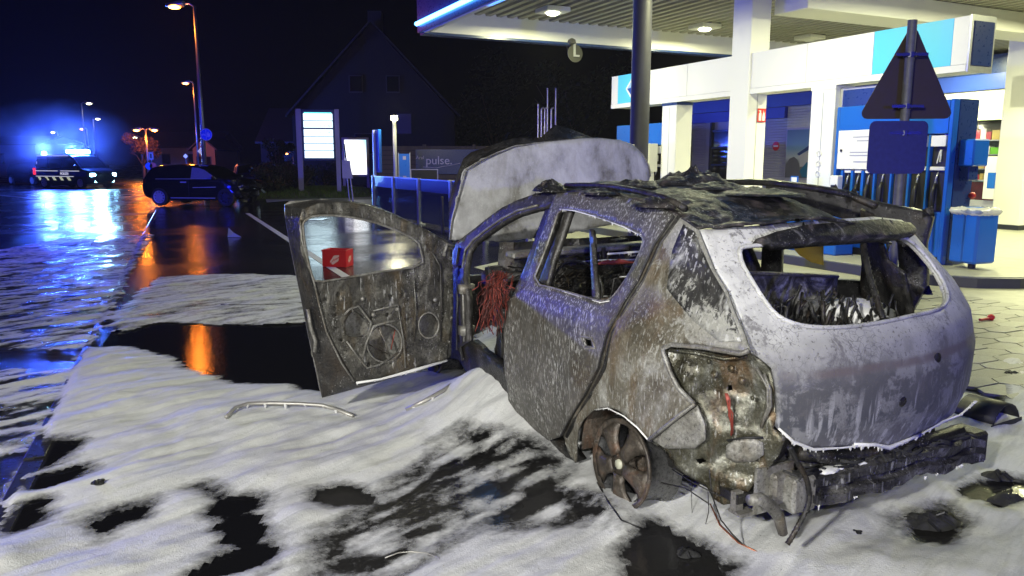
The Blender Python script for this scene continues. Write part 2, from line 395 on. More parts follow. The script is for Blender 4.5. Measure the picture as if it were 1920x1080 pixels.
C_ = np.minimum(sd(X, Y, G([(-120, 500), (0, 455), (130, 432), (215, 424), (288, 434), (240, 520), (165, 652), (60, 650), (-120, 655)])), .10)
D_ = np.minimum(sd(X, Y, G([(-120, 730), (20, 690), (130, 692), (112, 780), (70, 835), (-60, 860)])), .05)
S = np.maximum(np.maximum(A_, B_), np.maximum(C_, D_))
ux, uy = .70, .714                                                     # the way the foam slid off the wreck
al, cr = X * ux + Y * uy, -X * uy + Y * ux
edge = fbm(al * 1.3, cr * 4.2, 3, 5) - .5
for k, h in enumerate([[(180, 985), (220, 965), (280, 953), (276, 972), (230, 982), (195, 1002)], [(383, 920), (412, 925), (428, 940), (482, 942), (470, 957), (435, 972), (400, 967), (405, 945)],
          [(425, 975), (455, 973), (482, 1010), (465, 1027), (440, 1003)], [(68, 835), (148, 833), (135, 848), (90, 872), (50, 888)], [(55, 906), (142, 888), (78, 914)],
          [(10, 985), (72, 948), (66, 972), (28, 992)], [(375, 1082), (420, 1055), (482, 1043), (488, 1066), (440, 1078)], [(600, 930), (645, 924), (702, 947), (635, 943)],
          [(1195, 1050), (1240, 1005), (1290, 1015), (1340, 1062), (1300, 1095), (1215, 1085)], [(1700, 985), (1760, 955), (1790, 985), (1770, 1025), (1720, 1020)], [(1815, 930), (1880, 905), (1925, 935), (1880, 960)]]):
    S = np.minimum(S, -sd(X, Y, G(h)) - .065)
h8 = sd(X, Y, G([(560, 1095), (585, 1040), (605, 1000), (660, 965), (730, 915), (800, 862), (870, 832), (930, 838), (1010, 850), (1085, 885), (1065, 922), (1130, 958), (1195, 992), (1150, 1008), (1020, 998), (900, 1008), (830, 1042), (730, 1095)]))
S = np.minimum(S, np.maximum(-h8, .0))
film = fbm(al * 2.2, cr * 13, 9, 5) - .5; spk = fbm(al * 5.5, cr * 15, 61, 3) - .5
Se = S + .055 + .18 * edge + .12 * film + np.where(C_ > -.3, .16, 0.) * spk
onroad = ((X - K0[0]) * KN[0] + (Y - K0[1]) * KN[1]) < 0
gz = np.where(onroad, -.02, .004)
cov = np.clip(Se / .26, 0, 1)
inh = np.clip(h8 / .10, 0, 1); thin = np.clip(.09 + 1.05 * spk + .7 * film, 0.0, .44)
cov = cov * (1 - inh) + np.minimum(cov * 0 + thin, 1) * inh; Se = np.where(h8 > .02, np.maximum(Se, .01), Se)
cov = np.where(np.maximum(C_, D_) > np.maximum(A_, B_), np.clip(.26 + 1.3 * spk + .9 * film, 0, .50) * np.clip(Se / .06, 0, 1), cov)
cov = np.where(B_ > np.maximum(A_, np.maximum(C_, D_)), np.clip(.36 + .5 * spk + .4 * film, 0, .6) * np.clip(Se / .06, 0, 1), cov)
rip = fbm(al * .9, cr * 5.5, 21, 4) - .5; lump = fbm(X * 2.1, Y * 2.1, 33, 3) - .5; small = fbm(X * 17, Y * 17, 41, 3) - .5; mid = fbm(al * 4, cr * 11, 47, 3) - .5
fine_ = fbm(al * 2.2, cr * 24, 71, 3) - .5
thick = np.clip(Se / .35, 0, 1) ** .7 * (1 - .85 * inh)
cx_, cy_ = 1.25, 3.80                                                   # the burnt car's rear axle
CA, SA = math.cos(R(116)), math.sin(R(116))
cxl = (X - cx_) * CA + (Y - cy_) * SA; cyl = -(X - cx_) * SA + (Y - cy_) * CA
heap = .25 * np.exp(-((cxl - 1.66) / .40) ** 2 - ((cyl - .62) / .38) ** 2) + .055 * np.exp(-((cxl + .02) / .26) ** 2 - ((cyl - .90) / .14) ** 2) + .10 * np.exp(-((cxl - 1.2) / .5) ** 2 - ((cyl - .85) / .35) ** 2) + .03 * np.exp(-((cxl - 1.3) / 1.2) ** 2 - ((cyl - 1.1) / .5) ** 2)
swell = .05 * np.exp(-((cxl + 1.0) / .6) ** 2 - ((cyl) / .9) ** 2)
T_ = .006 + thick * (.036 + .040 * rip + .055 * lump + .030 * mid + .012 * fine_) + .008 * small * cov + heap + swell * thick
Z = gz + np.maximum(T_, .003)
use = Se > 0.002
def fz(x, y):                                                          # height of the foam surface at a place
    j = int(np.clip(np.searchsorted(np.array(ys), y), 0, len(ys) - 1)); i = int(np.clip((x - xs[0]) / (xs[1] - xs[0]), 0, len(xs) - 1)); return float(Z[j, i])
def on_foam(px, py, lift=0.):
    z = .03
    for _ in range(6): p = at_z(px, py, z); z = .5 * z + .5 * (fz(p[0], p[1]) + lift)
    return at_z(px, py, z)
ny, nx = X.shape; idx = -np.ones(X.shape, int); keep = np.zeros(X.shape, bool)
q = use[:-1, :-1] & use[1:, :-1] & use[:-1, 1:] & use[1:, 1:]
for a, b in ((0, 0), (1, 0), (0, 1), (1, 1)): keep[a:ny - 1 + a, b:nx - 1 + b] |= q
idx[keep] = np.arange(keep.sum()); jj, ii = np.nonzero(q)
faces = np.stack([idx[jj, ii], idx[jj, ii + 1], idx[jj + 1, ii + 1], idx[jj + 1, ii]], 1)
co = np.stack([X[keep], Y[keep], Z[keep]], 1)
me = bpy.data.meshes.new("foam"); me.vertices.add(len(co)); me.vertices.foreach_set("co", co.ravel())
me.loops.add(faces.size); me.loops.foreach_set("vertex_index", faces.ravel()); me.polygons.add(len(faces))
me.polygons.foreach_set("loop_start", np.arange(0, faces.size, 4)); me.update(calc_edges=True); me.shade_smooth()
at = me.attributes.new("cover", 'FLOAT', 'POINT'); at.data.foreach_set("value", cov[keep].astype(np.float32))
mF, t, b = nodes("extinguishing_foam"); v = coord(t)
a = N(t, "Attribute", _attribute_name="cover"); bub = noise(t, v, 42, 4, .7); pat = noise(t, coord(t), 7, 6, .7, .8)
c = mixc(t, pat, (.60, .61, .60), (.76, .76, .74))
dirt = ramp(t, noise(t, v, 3.1, 8, .7, 1.0), [(.56, 0.), (.72, .4)]); c = mixc(t, dirt, c, (.33, .33, .31))
mpf = N(t, "Mapping"); mpf.inputs['Rotation'].default_value = (0, 0, R(-45.6)); tcf = N(t, "TexCoord"); t.links.new(tcf.outputs['Object'], mpf.inputs[0]); mp2 = N(t, "Mapping"); mp2.inputs['Scale'].default_value = (1, 7, 1); t.links.new(mpf.outputs[0], mp2.inputs[0])
stk = ramp(t, noise(t, mp2.outputs[0], 1.5, 7, .68, .5), [(.46, 0.), (.66, .72)]); c = mixc(t, stk, c, (.40, .41, .41))
grit = ramp(t, noise(t, v, 70, 2, .5), [(.73, 0.), (.76, .7)]); c = mixc(t, grit, c, (.06, .06, .055)); t.links.new(c, b.inputs['Base Color'])
b.inputs['Roughness'].default_value = .62; b.inputs['Specular IOR Level'].default_value = .45
b.inputs['Subsurface Weight'].default_value = 0
sp = ramp(t, noise(t, v, 330, 1, .5), [(.70, .6), (.73, .12)]); t.links.new(sp, b.inputs['Roughness'])
bump(t, b, math_(t, 'ADD', math_(t, 'MULTIPLY', bub, .5), math_(t, 'MULTIPLY', noise(t, v, 170, 2), .35)), .55, .012)
al_ = math_(t, 'ADD', math_(t, 'MULTIPLY', a.outputs['Fac'], 2.0), math_(t, 'SUBTRACT', math_(t, 'MULTIPLY', noise(t, v, 24, 6, .75), 1.1), .64)); al_ = math_(t, 'MULTIPLY', al_, 1.35, True)
mx = N(t, "MixShader"); tr = N(t, "BsdfTransparent"); t.links.new(al_, mx.inputs[0]); t.links.new(tr.outputs[0], mx.inputs[1]); t.links.new(b.outputs[0], mx.inputs[2])
t.links.new(mx.outputs[0], t.nodes["Material Output"].inputs[0])
foam = obj("foam", me, mF); tag(foam, "white extinguishing foam sliding over the dark wet ground round the burnt car", "foam", kind='stuff')
M_FOAM = plain("foam_runs", (.72, .72, .70), .5, var=.1, scale=30, bmp=.5)

# ================================================================== filling station canopy
can = thing("canopy", "filling station canopy with profiled white soffit and a blue neon edge", "canopy", W(0, 0), PH)
U0, U1, V0, V1, ZS, ZB = 5.72, 24, 2.0, 16.05, 4.72, 4.30
m = MB(); u = U0 + .12
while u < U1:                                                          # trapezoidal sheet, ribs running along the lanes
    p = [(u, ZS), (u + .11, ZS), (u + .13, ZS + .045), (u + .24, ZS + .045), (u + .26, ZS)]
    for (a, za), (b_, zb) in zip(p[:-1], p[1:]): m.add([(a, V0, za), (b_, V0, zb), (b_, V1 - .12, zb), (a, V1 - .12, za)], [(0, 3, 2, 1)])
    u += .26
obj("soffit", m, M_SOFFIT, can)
box("roof_deck", U0, U1, V0, V1, ZS + .06, 5.3, M_WHITE, can)
box("edge_beam", U0, U1, V1 - .12, V1 + .10, ZB, ZS + .06, M_WHITE, can)
box("edge_trim", U0, U1, V1 - .13, V1 + .12, ZB - .05, ZB, M_NAVY, can)
box("fascia", U0 - .06, U0, V0, V1 + .12, ZB + .0, 5.32, M_NAVY, can)
box("edge_beam", U0, U0 + .1, V0, V1 - .12, ZB - .02, ZS + .06, M_WHITE, can)
m = MB(); m.tube([(U0 - .10, V0, ZB + .17), (U0 - .10, V1 + .05, ZB + .17)], .045, 8); obj("neon_tube", m, M_NEON, can)
lamp("neon_light", 'AREA', W(U0 - .2, 12, ZB + .4), 40, (.05, .25, 1), 1.5, aim=W(U0, 12, ZB + .5))
box("cross_girder", 10.95, 18.9, 10.55, 11.35, 4.30, ZS - .005, M_WHITE, can, .01)
for u, v, lit in CANOPY_LAMPS:
    l = thing("canopy_lamp", {1: "lit square lamp set in the canopy soffit", 0: "unlit square lamp on the canopy soffit"}[lit], "ceiling lamp", W(u, v, ZS), PH, "lamps under the canopy")
    box("housing", -.27, .27, -.27, .27, -.10, -.002, M_PLATE, l, .015); m = MB(); m.lathe([(0, -.15), (.10, -.14), (.145, -.1005)], 24); obj("lens", m, M_LAMPFACE if lit else M_PLATE, l, True)
    if (u, v) == (8.0, 14.5): l['label'] = "lit canopy lamp nearest the blue neon edge"
    elif (u, v) == (12.1, 14.7): l['label'] = "lit canopy lamp beside the thick white canopy column"
    elif not lit: l['label'] = "unlit canopy lamp above the white pump portal beam"
    else: l['label'] = "lit canopy lamp in the rows over the car's own lane"
# camera and disc hanging from the far edge beam
x, y, z = at_y(1075, 70, 17.9); cctv = thing("security_camera", "small dark camera hanging under the canopy's far edge", "camera", (x, y, 4.27), PH)
m = MB(); m.tube([(0, 0, .0), (0, 0, -.06)], .02); obj("bracket", m, M_BLACK, cctv)
m = MB(); m.tube([(-.06, -.1, -.02), (.1, .12, -.12)], .055, 12); obj("body", m, M_BLACK, cctv)
m = MB(); m.ball((-.05, -.02, -.03), .085, 2); obj("dome", m, M_BLACK, cctv)
m = MB(); m.tube([(-.12, 0, .02), (-.17, 0, -.12), (-.13, 0, -.24), (-.03, 0, -.12)], .006, 5); obj("cable", m, M_BLACK, cctv)
disc = thing("hanging_disc", "round grey disc hanging below the canopy's edge camera", "sign", (x + .04, y - .05, 4.12), PH)
m = MB(); m.lathe([(0, -.008), (.19, -.008), (.19, .008), (0, .008)], 28, Matrix.Translation((0, 0, -.13)) @ Matrix.Rotation(R(90), 4, 'X')); obj("plate", m, plain("smoky_acrylic", (.03, .03, .026), .4), disc)
m = MB(); m.box(-.05, 0, -.03, -.011, -.20, .08); m.box(0, .10, -.03, -.011, -.20, -.16); obj("bracket", m, M_GALV, disc)
# columns
def column(u, v, du, dv, label):
    c = thing("canopy_column", label, "column", W(u, v), PH, "white clad columns of the filling station")
    box("cladding", 0, du, 0, dv, .02, ZS - .01, M_WHITE, c, .012)
    box("joint_strip", du * .48, du * .48 + .012, -.006, -.0005, .1, 2.86, M_GREY, c)
    box("base_plate", -.01, du + .01, -.01, dv + .01, 0, .12, M_DARKSTEEL, c); return c
c1 = column(10.42, 11.35, .47, .50, "thick white canopy column rising through the pump portal beam")
c2 = column(18.8, 11.2, .42, .66, "white canopy column beyond the blue waste bin")
box("roof_beam", 0, 3.2, .1, .5, 2.86, 3.60, M_WHITE, c2, .01)
def fire_sign(u, v, z, s, label):
    f = thing("fire_extinguisher_sign", label, "safety sign", W(u, v, z), PH, "red fire extinguisher signs")
    box("plate", -s / 2, s / 2, -.012, 0, -s * .62, s * .62, M_RED, f)
    m = MB(); m.bbox(-s * .38, -s * .06, -.016, -.0125, -s * .5, s * .2, .002); m.box(-s * .28, -s * .12, -.016, -.0125, s * .22, s * .36); m.box(-s * .40, -s * .12, -.016, -.0125, s * .37, s * .45); obj("extinguisher_symbol", m, M_PLATE, f)
    m = MB(); fl = [(.06, -.5), (.34, -.5), (.42, -.2), (.34, .05), (.38, .35), (.24, .12), (.2, .48), (.1, .1), (.04, -.2)]
    m.prism([(a * s, b * s) for a, b in fl], .0125, .016, Matrix(((1, 0, 0, 0), (0, 0, -1, 0), (0, 1, 0, 0), (0, 0, 0, 1)))); obj("flame_symbol", m, M_PLATE, f)
fire_sign(10.42 + .335, 11.335, 2.48, .20, "red fire extinguisher sign on the thick white canopy column")
fire_sign(18.8 + .24, 11.185, 2.62, .20, "red fire extinguisher sign on the column beyond the bin")

# ================================================================== pump portal (beam, posts), pumps, island
isl = bpy.data.objects.new("pump_island", None); COL.objects.link(isl); isl['kind'] = 'structure'; isl.location = W(0, 0); isl.rotation_euler = (0, 0, PH)
def isl_poly(o): 
    P = []
    for k in range(9): a = math.pi * k / 8; P.append((10.8 + (1.45 - o) * math.cos(math.pi + a), 7.15 + (1.25 - o) * math.sin(math.pi + a)))
    return P + [(12.25 - o, 17.0), (9.35 + o, 17.0)]
m = MB(); m.prism(isl_poly(0), 0, .135); obj("kerb", m, plain("dark_island_kerb", (.045, .045, .05), .4, bmp=.3), isl)
m = MB(); m.prism(isl_poly(.09), .1, .142); obj("slab", m, M_PAVE, isl)
por = thing("pump_portal", "white portal beam with cyan end panels over the blue fuel pumps", "pump canopy", W(10.42, 0), PH)
zb, zt = 2.86, 3.60
def fascia(v0, v1, name="fascia_panel", mat=M_WHITE, off=.04, z0=zb + .10, z1=zt): box(name, off, off + .02, v0, v1, z0, z1, mat, por)
box("beam_core", .065, .55, 7.22, 16.0, zb + .01, zt - .01, M_WHITE, por)
fascia(8.70, 10.02); fascia(10.028, 11.345); fascia(11.86, 13.2); fascia(13.208, 14.55); fascia(7.40, 8.692, "cyan_panel", M_CYAN); fascia(14.558, 15.75, "cyan_panel", M_CYAN)
fascia(7.16, 7.392, "end_frame", M_WHITE); fascia(15.758, 16.02, "end_frame", M_WHITE)
box("lower_trim", .03, .06, 7.16, 11.345, zb, zb + .094, M_WHITE, por); box("lower_trim", .03, .06, 11.86, 16.02, zb, zb + .094, M_WHITE, por)
box("end_cap", .035, .56, 7.13, 7.155, zb - .01, zt + .01, M_GALV, por); box("end_glass", .09, .51, 7.115, 7.1285, zb + .08, zt - .07, M_NAVY, por)
def diamond(v, z, s, parent, x):                                        # white framed blue diamond emblem
    Mx = Matrix(((0, 0, -1, x), (-1, 0, 0, v), (0, 1, 0, z), (0, 0, 0, 1)))
    m = MB(); m.prism([(-s, 0), (0, -s), (s, 0), (0, s)], .001, .008, Mx); o = obj("diamond_emblem", m, M_PLATE, parent)
    m = MB(); k = s * .66; m.prism([(-k, 0), (0, -k), (k, 0), (0, k * .1)], .009, .013, Mx); obj("emblem_core", m, plain("emblem_blue", (.01, .07, .42), .3), o)
    m = MB(); m.prism([(-k, 0), (0, k * .1), (k, 0), (0, k)], .009, .013, Mx); obj("emblem_core", m, plain("emblem_light_blue", (.30, .52, .8), .3), o)
diamond(8.03, 3.27, .20, por, .04); diamond(15.2, 3.27, .22, por, .04)
for v, w_ in ((13.50, .42), (9.36, .42)):
    box("post", .03, .45, v, v + .50, .142, zb, M_WHITE, por, .01)
    box("joint_strip", .027, .0295, v + .235, v + .25, .2, zb - .1, M_GREY, por)
    box("head_cap", .02, .46, v - .01, v + .51, zb - .06, zb - .001, M_NAVY if v > 12 else M_WHITE, por)
for k in range(3):
    m = MB(); m.lathe([(.05, 0), (.05, .012), (.04, .012), (.04, 0)], 18, Matrix.Translation((.028, 9.62, 1.42 + .17 * k)) @ Matrix.Rotation(R(-90), 4, 'Y')); obj("round_gauge", m, M_PLATE, por)

def nozzle(parent, v, z, x=-.02):
    m = MB(); m.tube([(x - .02, v, z + .20), (x - .05, v, z + .10), (x - .06, v, z - .05), (x - .045, v, z - .16)], [.022, .035, .035, .02], 8); o = obj("nozzle", m, M_BLACK, parent, True)
    m = MB(); m.tube([(x - .03, v, z + .19), (x - .005, v, z + .30), (x + .03, v, z + .37)], .014, 6); obj("spout", m, M_GALV, o, True)
    m = MB(); m.tube([(x - .062, v, z - .16), (x - .058, v, z - .22)], .026, 8); obj("hose_collar", m, M_GALV, o)
    return o
def pump(v0, v1, bays, label, loc_u=10.45, counter=None, panel=None, h=2.5):
    p = thing("fuel_pump", label, "fuel pump", W(loc_u, v0, .142), PH, "blue fuel pumps on the island")
    D = .52; L = v1 - v0
    box("body", .12, D, .0, L, 0, h - .142, M_NAVY, p); box("base", .02, D - .02, -.01, L + .01, 0, .10, M_BLACK, p)
    box("end_panel", 0, .119, -.012, .05, .0, h - .142, M_BLUE, p, .008); box("end_panel", 0, .119, L - .05, L, 0, h - .142, M_BLUE, p, .008)
    box("header", 0.0, .118, .052, L - .052, h - .62, h - .145, M_BLUE, p, .008)
    box("side_panel", .122, D + .005, -.02, -.002, .0, h - .14, M_DARKSTEEL if False else M_NAVY, p, .004)
    nb = bays; bw = (L - .1 - (panel or 0)) / nb
    for k in range(nb):
        a = .05 + k * bw; b2 = a + bw
        box("divider", 0.005, .118, b2 - .035, b2, .12, h - .63, M_BLUE, p, .006)
        box("grade_plate", -.003, .1, a + .02, b2 - .05, h - .80, h - .645, M_PLATE, p, .004)
        box("hose_window", .06, .115, a + .012, b2 - .05, 1.42, h - .81, M_BLACK, p)
        box("price_plate", .02, .1, a + .02, b2 - .05, 1.36, 1.412, M_PLATE, p, .003)
        box("nozzle_boot", .05, .117, a + .01, b2 - .045, .78, 1.34, M_BLACK, p)
        box("lower_door", .02, .116, a + .004, b2 - .04, .11, .76, M_BLUE, p, .006)
        vc = a + bw * .45; nozzle(p, vc, .97, .035)
        m = MB(); sw = .10 + .03 * (k % 2)
        m.tube([(-.03, vc, .75), (-.05, vc + .01, .5), (-.07 - sw * .3, vc + .03, .22), (-.06, vc + .05, .12), (.0, vc + .06, .25), (.02, vc + .07, .7)], .016, 7); obj("hose", m, M_BLACK, p, True)
        m = MB(); m.tube([(.05, vc - .02, 1.48), (.052, vc - .02, h - .85)], .014, 6); m.tube([(.05, vc + .03, 1.46), (.052, vc - .0, 1.62), (.052, vc - .02, h - .85)], .010, 6); obj("hose_rod", m, M_PLATE, p)
    if panel:
        a = L - .05 - panel
        box("display_door", -.004, .1, a + .02, L - .06, 1.36, 1.98, M_PLATE, p, .006)
        for zz, ww in ((1.86, .30), (1.80, .22), (1.62, .34), (1.57, .34), (1.47, .26)): box("print_line", -.0065, -.0045, a + .12, a + .12 + ww, zz, zz + .018, M_GREY, p)
        m = MB(); m.lathe([(0, 0), (.022, 0), (.022, .012), (0, .012)], 14, Matrix.Translation((-.004, L - .14, 1.66)) @ Matrix.Rotation(R(-90), 4, 'Y')); obj("lock", m, M_BLACK, p)
        for k in range(3):
            vv = a + .10 + k * .2
            box("nozzle_boot", .05, .117, vv - .07, vv + .07, .62, 1.30, M_BLACK, p); box("divider", .005, .118, vv + .075, vv + .12, .5, 1.34, M_BLUE, p)
            nozzle(p, vv, .92, .035); box("grade_plate", .02, .1, vv - .06, vv + .06, 1.305, 1.35, M_PLATE, p)
        box("lower_door", .02, .116, a + .01, L - .06, .11, .6, M_BLUE, p, .006)
    return p
p1 = pump(7.28, 9.30, 4, "blue fuel pump beside the blue waste bin with four hanging nozzles", panel=.72)
# side terminal and its small knob on the end of the near pump
box("card_terminal", .16, .50, -.25, -.021, 1.42, 1.80, M_BLUE, p1, .02); box("terminal_foot", .22, .44, -.16, -.021, 1.22, 1.418, M_NAVY, p1, .01)
m = MB(); m.ball((.50, -.06, 1.0), .05, 2); obj("knob", m, M_RED, p1, True)
p2 = pump(13.95, 15.75, 4, "blue fuel pump at the far end of the island behind the dark pole", h=2.45)
p3 = thing("fuel_pump", "cream control cabinet beside the far blue pump", "cabinet", W(10.40, 14.02, .142), PH)
box("display_box", -.25, .0, .02, .95, 1.25, 1.86, M_CREAM, p3, .01); box("upright", -.2, -.02, .1, .6, .85, 1.25, M_CREAM, p3, .01); box("foot_cabinet", -.3, 0, .0, 1.0, 0, .85, M_BLUE, p3, .015)
ctr = thing("service_counter", "low blue counter between the white post and the near pump", "counter", W(9.98, 8.75, .142), PH)
box("body", 0, .42, 0, 1.15, 0, .98, M_BLUE, ctr, .02); box("top", -.03, .43, -.03, 1.18, .98, 1.02, M_CYAN if False else M_BLUE, ctr, .01); box("label_strip", -.003, 0, .2, .7, .80, .86, M_PLATE, ctr)
br = thing("leaflet_holder", "small blue leaflet holder standing on the blue counter", "leaflet holder", W(10.1, 9.72, 1.162), PH)
box("card", 0, .02, 0, .16, 0, .22, M_BLUE, br); box("print", -.003, -.0005, .02, .14, .12, .2, M_PLATE, br)
bx = thing("towel_box", "small white towel box standing on the blue counter", "box", W(10.2, 8.98, 1.162), PH); box("body", 0, .12, 0, .16, 0, .24, M_PLATE, bx, .01); box("slot", -.002, -.0005, .03, .13, .05, .09, M_BLACK, bx)
bl = thing("wall_screen", "blue framed screen between the white post and the near pump", "screen", W(10.55, 9.15, 2.35), PH)
box("frame", 0, .06, -.6, .2, 0, .46, M_GREY, bl, .01); box("screen", -.004, -.0005, -.54, .14, .07, .42, M_NAVY, bl)
# waste bin with its bag
bn = thing("waste_bin", "blue two compartment waste bin with a clear bag over its rim", "bin", W(10.38, 6.72, .142), PH - R(6))
box("front_box", 0, .40, 0, .22, .08, .84, M_BLUE, bn, .03); box("rear_box", .02, .40, .225, .44, .08, .85, M_BLUE, bn, .02)
m = MB(); m.tube([(.2, .2, 0), (.2, .2, .09)], .05, 10); obj("foot", m, M_BLACK, bn)
bm_ = bmesh.new(); m = MB(); prof = []
nseg = 48
for lv, (zz, ex) in enumerate(((.86, -.015), (.842, .03), (.80, .055), (.765, .035), (.752, .016))):
    for k in range(nseg):
        a = 2 * math.pi * k / nseg; c_, s_ = math.cos(a), math.sin(a); q_ = max(abs(c_) / .20, abs(s_) / .22) ; r_ = 1 / q_ * (1 - .06 * abs(math.sin(2 * a)))
        wv = (rnd.random() - .5) * .022
        m.v.append((.20 + c_ * (r_ + ex + wv), .22 + s_ * (r_ + ex + wv), zz + wv * .8))
for lv in range(4):
    for k in range(nseg): k2 = (k + 1) % nseg; m.f.append((lv * nseg + k, lv * nseg + k2, (lv + 1) * nseg + k2, (lv + 1) * nseg + k))
obj("bag_rim", m, glassy("clear_bag_film", (.6, .6, .55), .35, .25), bn, True)
# dark round column in front of the portal
x, y, z = at_y(1200, 200, 12.2)
pole = thing("round_column", "dark round column in front of the white portal beam", "column", (x, y, 0), 0)
m = MB(); m.lathe([(.145, .0), (.145, ZS - .02)], 32); obj("shaft", m, plain("dark_column_paint", (.022, .022, .034), .58, var=.25, scale=9, bmp=.15), pole, True)
m = MB(); m.lathe([(.2, 0), (.2, .05), (.15, .06)], 32); obj("base_collar", m, M_DARKSTEEL, pole, 'auto')
# warning triangle and square plate seen from behind
x, y, z = at_y(1690, 300, 6.7); ts = thing("traffic_sign", "backs of a triangular and a square sign on one steel post", "sign", (x, y, 0), R(-4))
zt_, zb_ = CH + (300 - 62) / F * 6.62, CH + (300 - 222) / F * 6.62
m = MB(); m.tube([(0, 0, 0), (0, 0, zt_ + .06)], .038, 14); obj("post", m, plain("dull_steel_post", (.13, .13, .13), .6, .3, var=.5, scale=22, bmp=.3), ts, 'auto')
s_ = .36; tri = []
for cx0, cz0, a0 in ((-s_ + .04, zb_ + .04, 150), (s_ - .04, zb_ + .04, 270), (0, zt_ - .05, 30)):
    for k in range(5): a = R(a0 + 30 * k); tri.append((cx0 + .05 * math.cos(a), cz0 + .05 * math.sin(a)))
XZ = Matrix(((1, 0, 0, 0), (0, 0, -1, 0), (0, 1, 0, 0), (0, 0, 0, 1)))
m = MB(); m.prism([(a + .03, b) for a, b in tri], -.055, -.05, XZ); obj("triangle_plate", m, plain("sign_back", (.034, .022, .014), .6, .1), ts)
m = MB(); zc_ = CH + (300 - 277) / F * 6.62
P = []
for cx0, cz0, a0 in ((-.19, -.17, 180), (.19, -.17, 270), (.19, .17, 0), (-.19, .17, 90)):
    for k in range(5): a = R(a0 + 22.5 * k); P.append((cx0 + .05 * math.cos(a) - .06, zc_ + cz0 + .05 * math.sin(a)))
m.prism(P, .040, .045, XZ); obj("square_plate", m, plain("beacon_blue_sign_back", (.024, .027, .09), .45, .2, var=.4, scale=25, bmp=.3), ts)  # blue beacon light put into the square plate's base colour
for zz in (zb_ + .09, zt_ - .22, zc_ + .12):
    m = MB(); m.lathe([(.041, -.02), (.052, -.02), (.052, .02), (.041, .02)], 14, Matrix.Translation((0, 0, zz))); m.box(-.13, .13, -.048, -.042, zz - .012, zz + .012); obj("clamp", m, M_DARKSTEEL, ts)

# ================================================================== shop behind the pumps
shop = thing("station_shop", "filling station shop with grey shutters behind the pumps", "building", W(22, 0), PH)
box("upper_wall", .2, 8, 11, 28, 4.05, 4.6, M_NAVY, shop); box("blue_fascia_strip", 0, .199, 11, 28, 3.62, 4.05, plain("blue_fascia", (.03, .07, .38), .35), shop)
box("cream_fascia", .06, .2, 11, 19.4, 2.85, 3.615, M_CREAM, shop); box("green_strip", .05, .2, 11, 19.4, 2.78, 2.845, glow("lit_green_strip", (.45, 1, .05), .8), shop)
def slats(name, v0, v1, z0, z1, x0, mat):
    m = MB(); z = z0
    while z < z1 - .02:
        m.add([(x0, v0, z), (x0, v1, z), (x0 - .018, v1, z + .02), (x0 - .018, v0, z + .02), (x0 - .018, v1, z + .075), (x0 - .018, v0, z + .075), (x0, v1, z + .1), (x0, v0, z + .1)], [(0, 1, 2, 3), (3, 2, 4, 5), (5, 4, 6, 7)]); z += .1
    return obj(name, m, mat, shop)
box("wall", .2, .5, 18.5, 28, 0, 3.615, M_GREY, shop)
slats("shutter", 18.5, 20.6, 0, 3.6, .19, M_GREY); slats("shutter", 20.6, 21.98, 0, 3.6, .16, plain("pale_shutter", (.55, .55, .47), .5)); slats("shutter", 22.0, 24.85, 0, 3.6, .19, M_GREY); slats("shutter", 26.42, 28.0, 0, 3.6, .19, M_GREY)
# glazed entrance, dark blue frame and panes
box("door_lintel", .0, .17, 22.0, 28.0, 3.2, 3.6, plain("royal_blue_lintel", (.02, .03, .4), .35), shop)
for v in (24.91, 26.12): box("door_mullion", .02, .19, v - .05, v + .05, 0, 3.19, M_DARKSTEEL, shop)
box("door_post", .03, .19, 26.18, 26.41, 0, 3.19, M_GREY, shop)
for z in (.75, 1.45, 2.15, 2.85): box("door_rail", .06, .18, 24.97, 26.06, z - .035, z + .035, M_NAVY, shop)
for z0, z1 in ((.03, .71), (.79, 1.41), (1.49, 2.11), (2.19, 2.81)):
    box("door_pane", .10, .11, 24.97, 26.06, z0, z1, M_TINT, shop)
# lit sales room seen past the near pump
box("room_back", 3.2, 3.3, 11, 18.5, 0, 3.6, plain("shop_back_wall", (.12, .09, .07), .7), shop); box("room_floor", .2, 3.2, 11, 18.5, .02, .04, M_PAVE, shop); box("room_ceiling", .2, 3.3, 11, 18.5, 2.9, 2.95, M_WHITE, shop)
shelf = MB(); goods = []
for k in range(4): shelf.box(2.5, 3.15, 11.4, 18.3, .9 + .45 * k, .93 + .45 * k)
obj("shelf", shelf, M_GREY, shop)
gm = [plain("goods_" + n_, c_, .4) for n_, c_ in (("white", (.7, .68, .6)), ("red", (.4, .03, .05)), ("yellow", (.6, .45, .1)), ("brown", (.16, .08, .04)), ("green", (.15, .45, .02)))]
for k in range(4):
    v = 11.5
    while v < 18.1:
        wd = rnd.uniform(.12, .4); box("packet", 2.55, 2.8, v, v + wd * .9, .935 + .45 * k, .935 + .45 * k + rnd.uniform(.2, .36), rnd.choice(gm), shop); v += wd
box("counter", .9, 1.3, 12, 18, .05, 1.0, gm[1], shop, .02); box("counter_top", .85, 1.35, 12, 18, 1.005, 1.05, M_PLATE, shop)
for v in (13.2, 16.4): lamp("shop_ceiling_light", 'AREA', W(23.6, v, 2.85), 130, (1, .9, .65), 1.2, aim=W(23.6, v, 0))
for v in (11.2, 13.4, 15.6, 18.4): box("shopfront_mullion", .1, .2, v - .04, v + .04, 0, 2.77, M_GALV, shop)
box("shopfront_plinth", .06, .2, 11, 18.5, 0, .5, M_GREY, shop)
for v0, v1 in ((11.25, 13.35), (13.45, 15.55), (15.65, 18.35)): box("shopfront_pane", .14, .15, v0, v1, .5, 2.77, M_GLASS, shop)
nf = thing("window_poster", "small poster with blue cars low on the shop window behind the bin", "poster", W(22.0, 13.2, .55), PH)
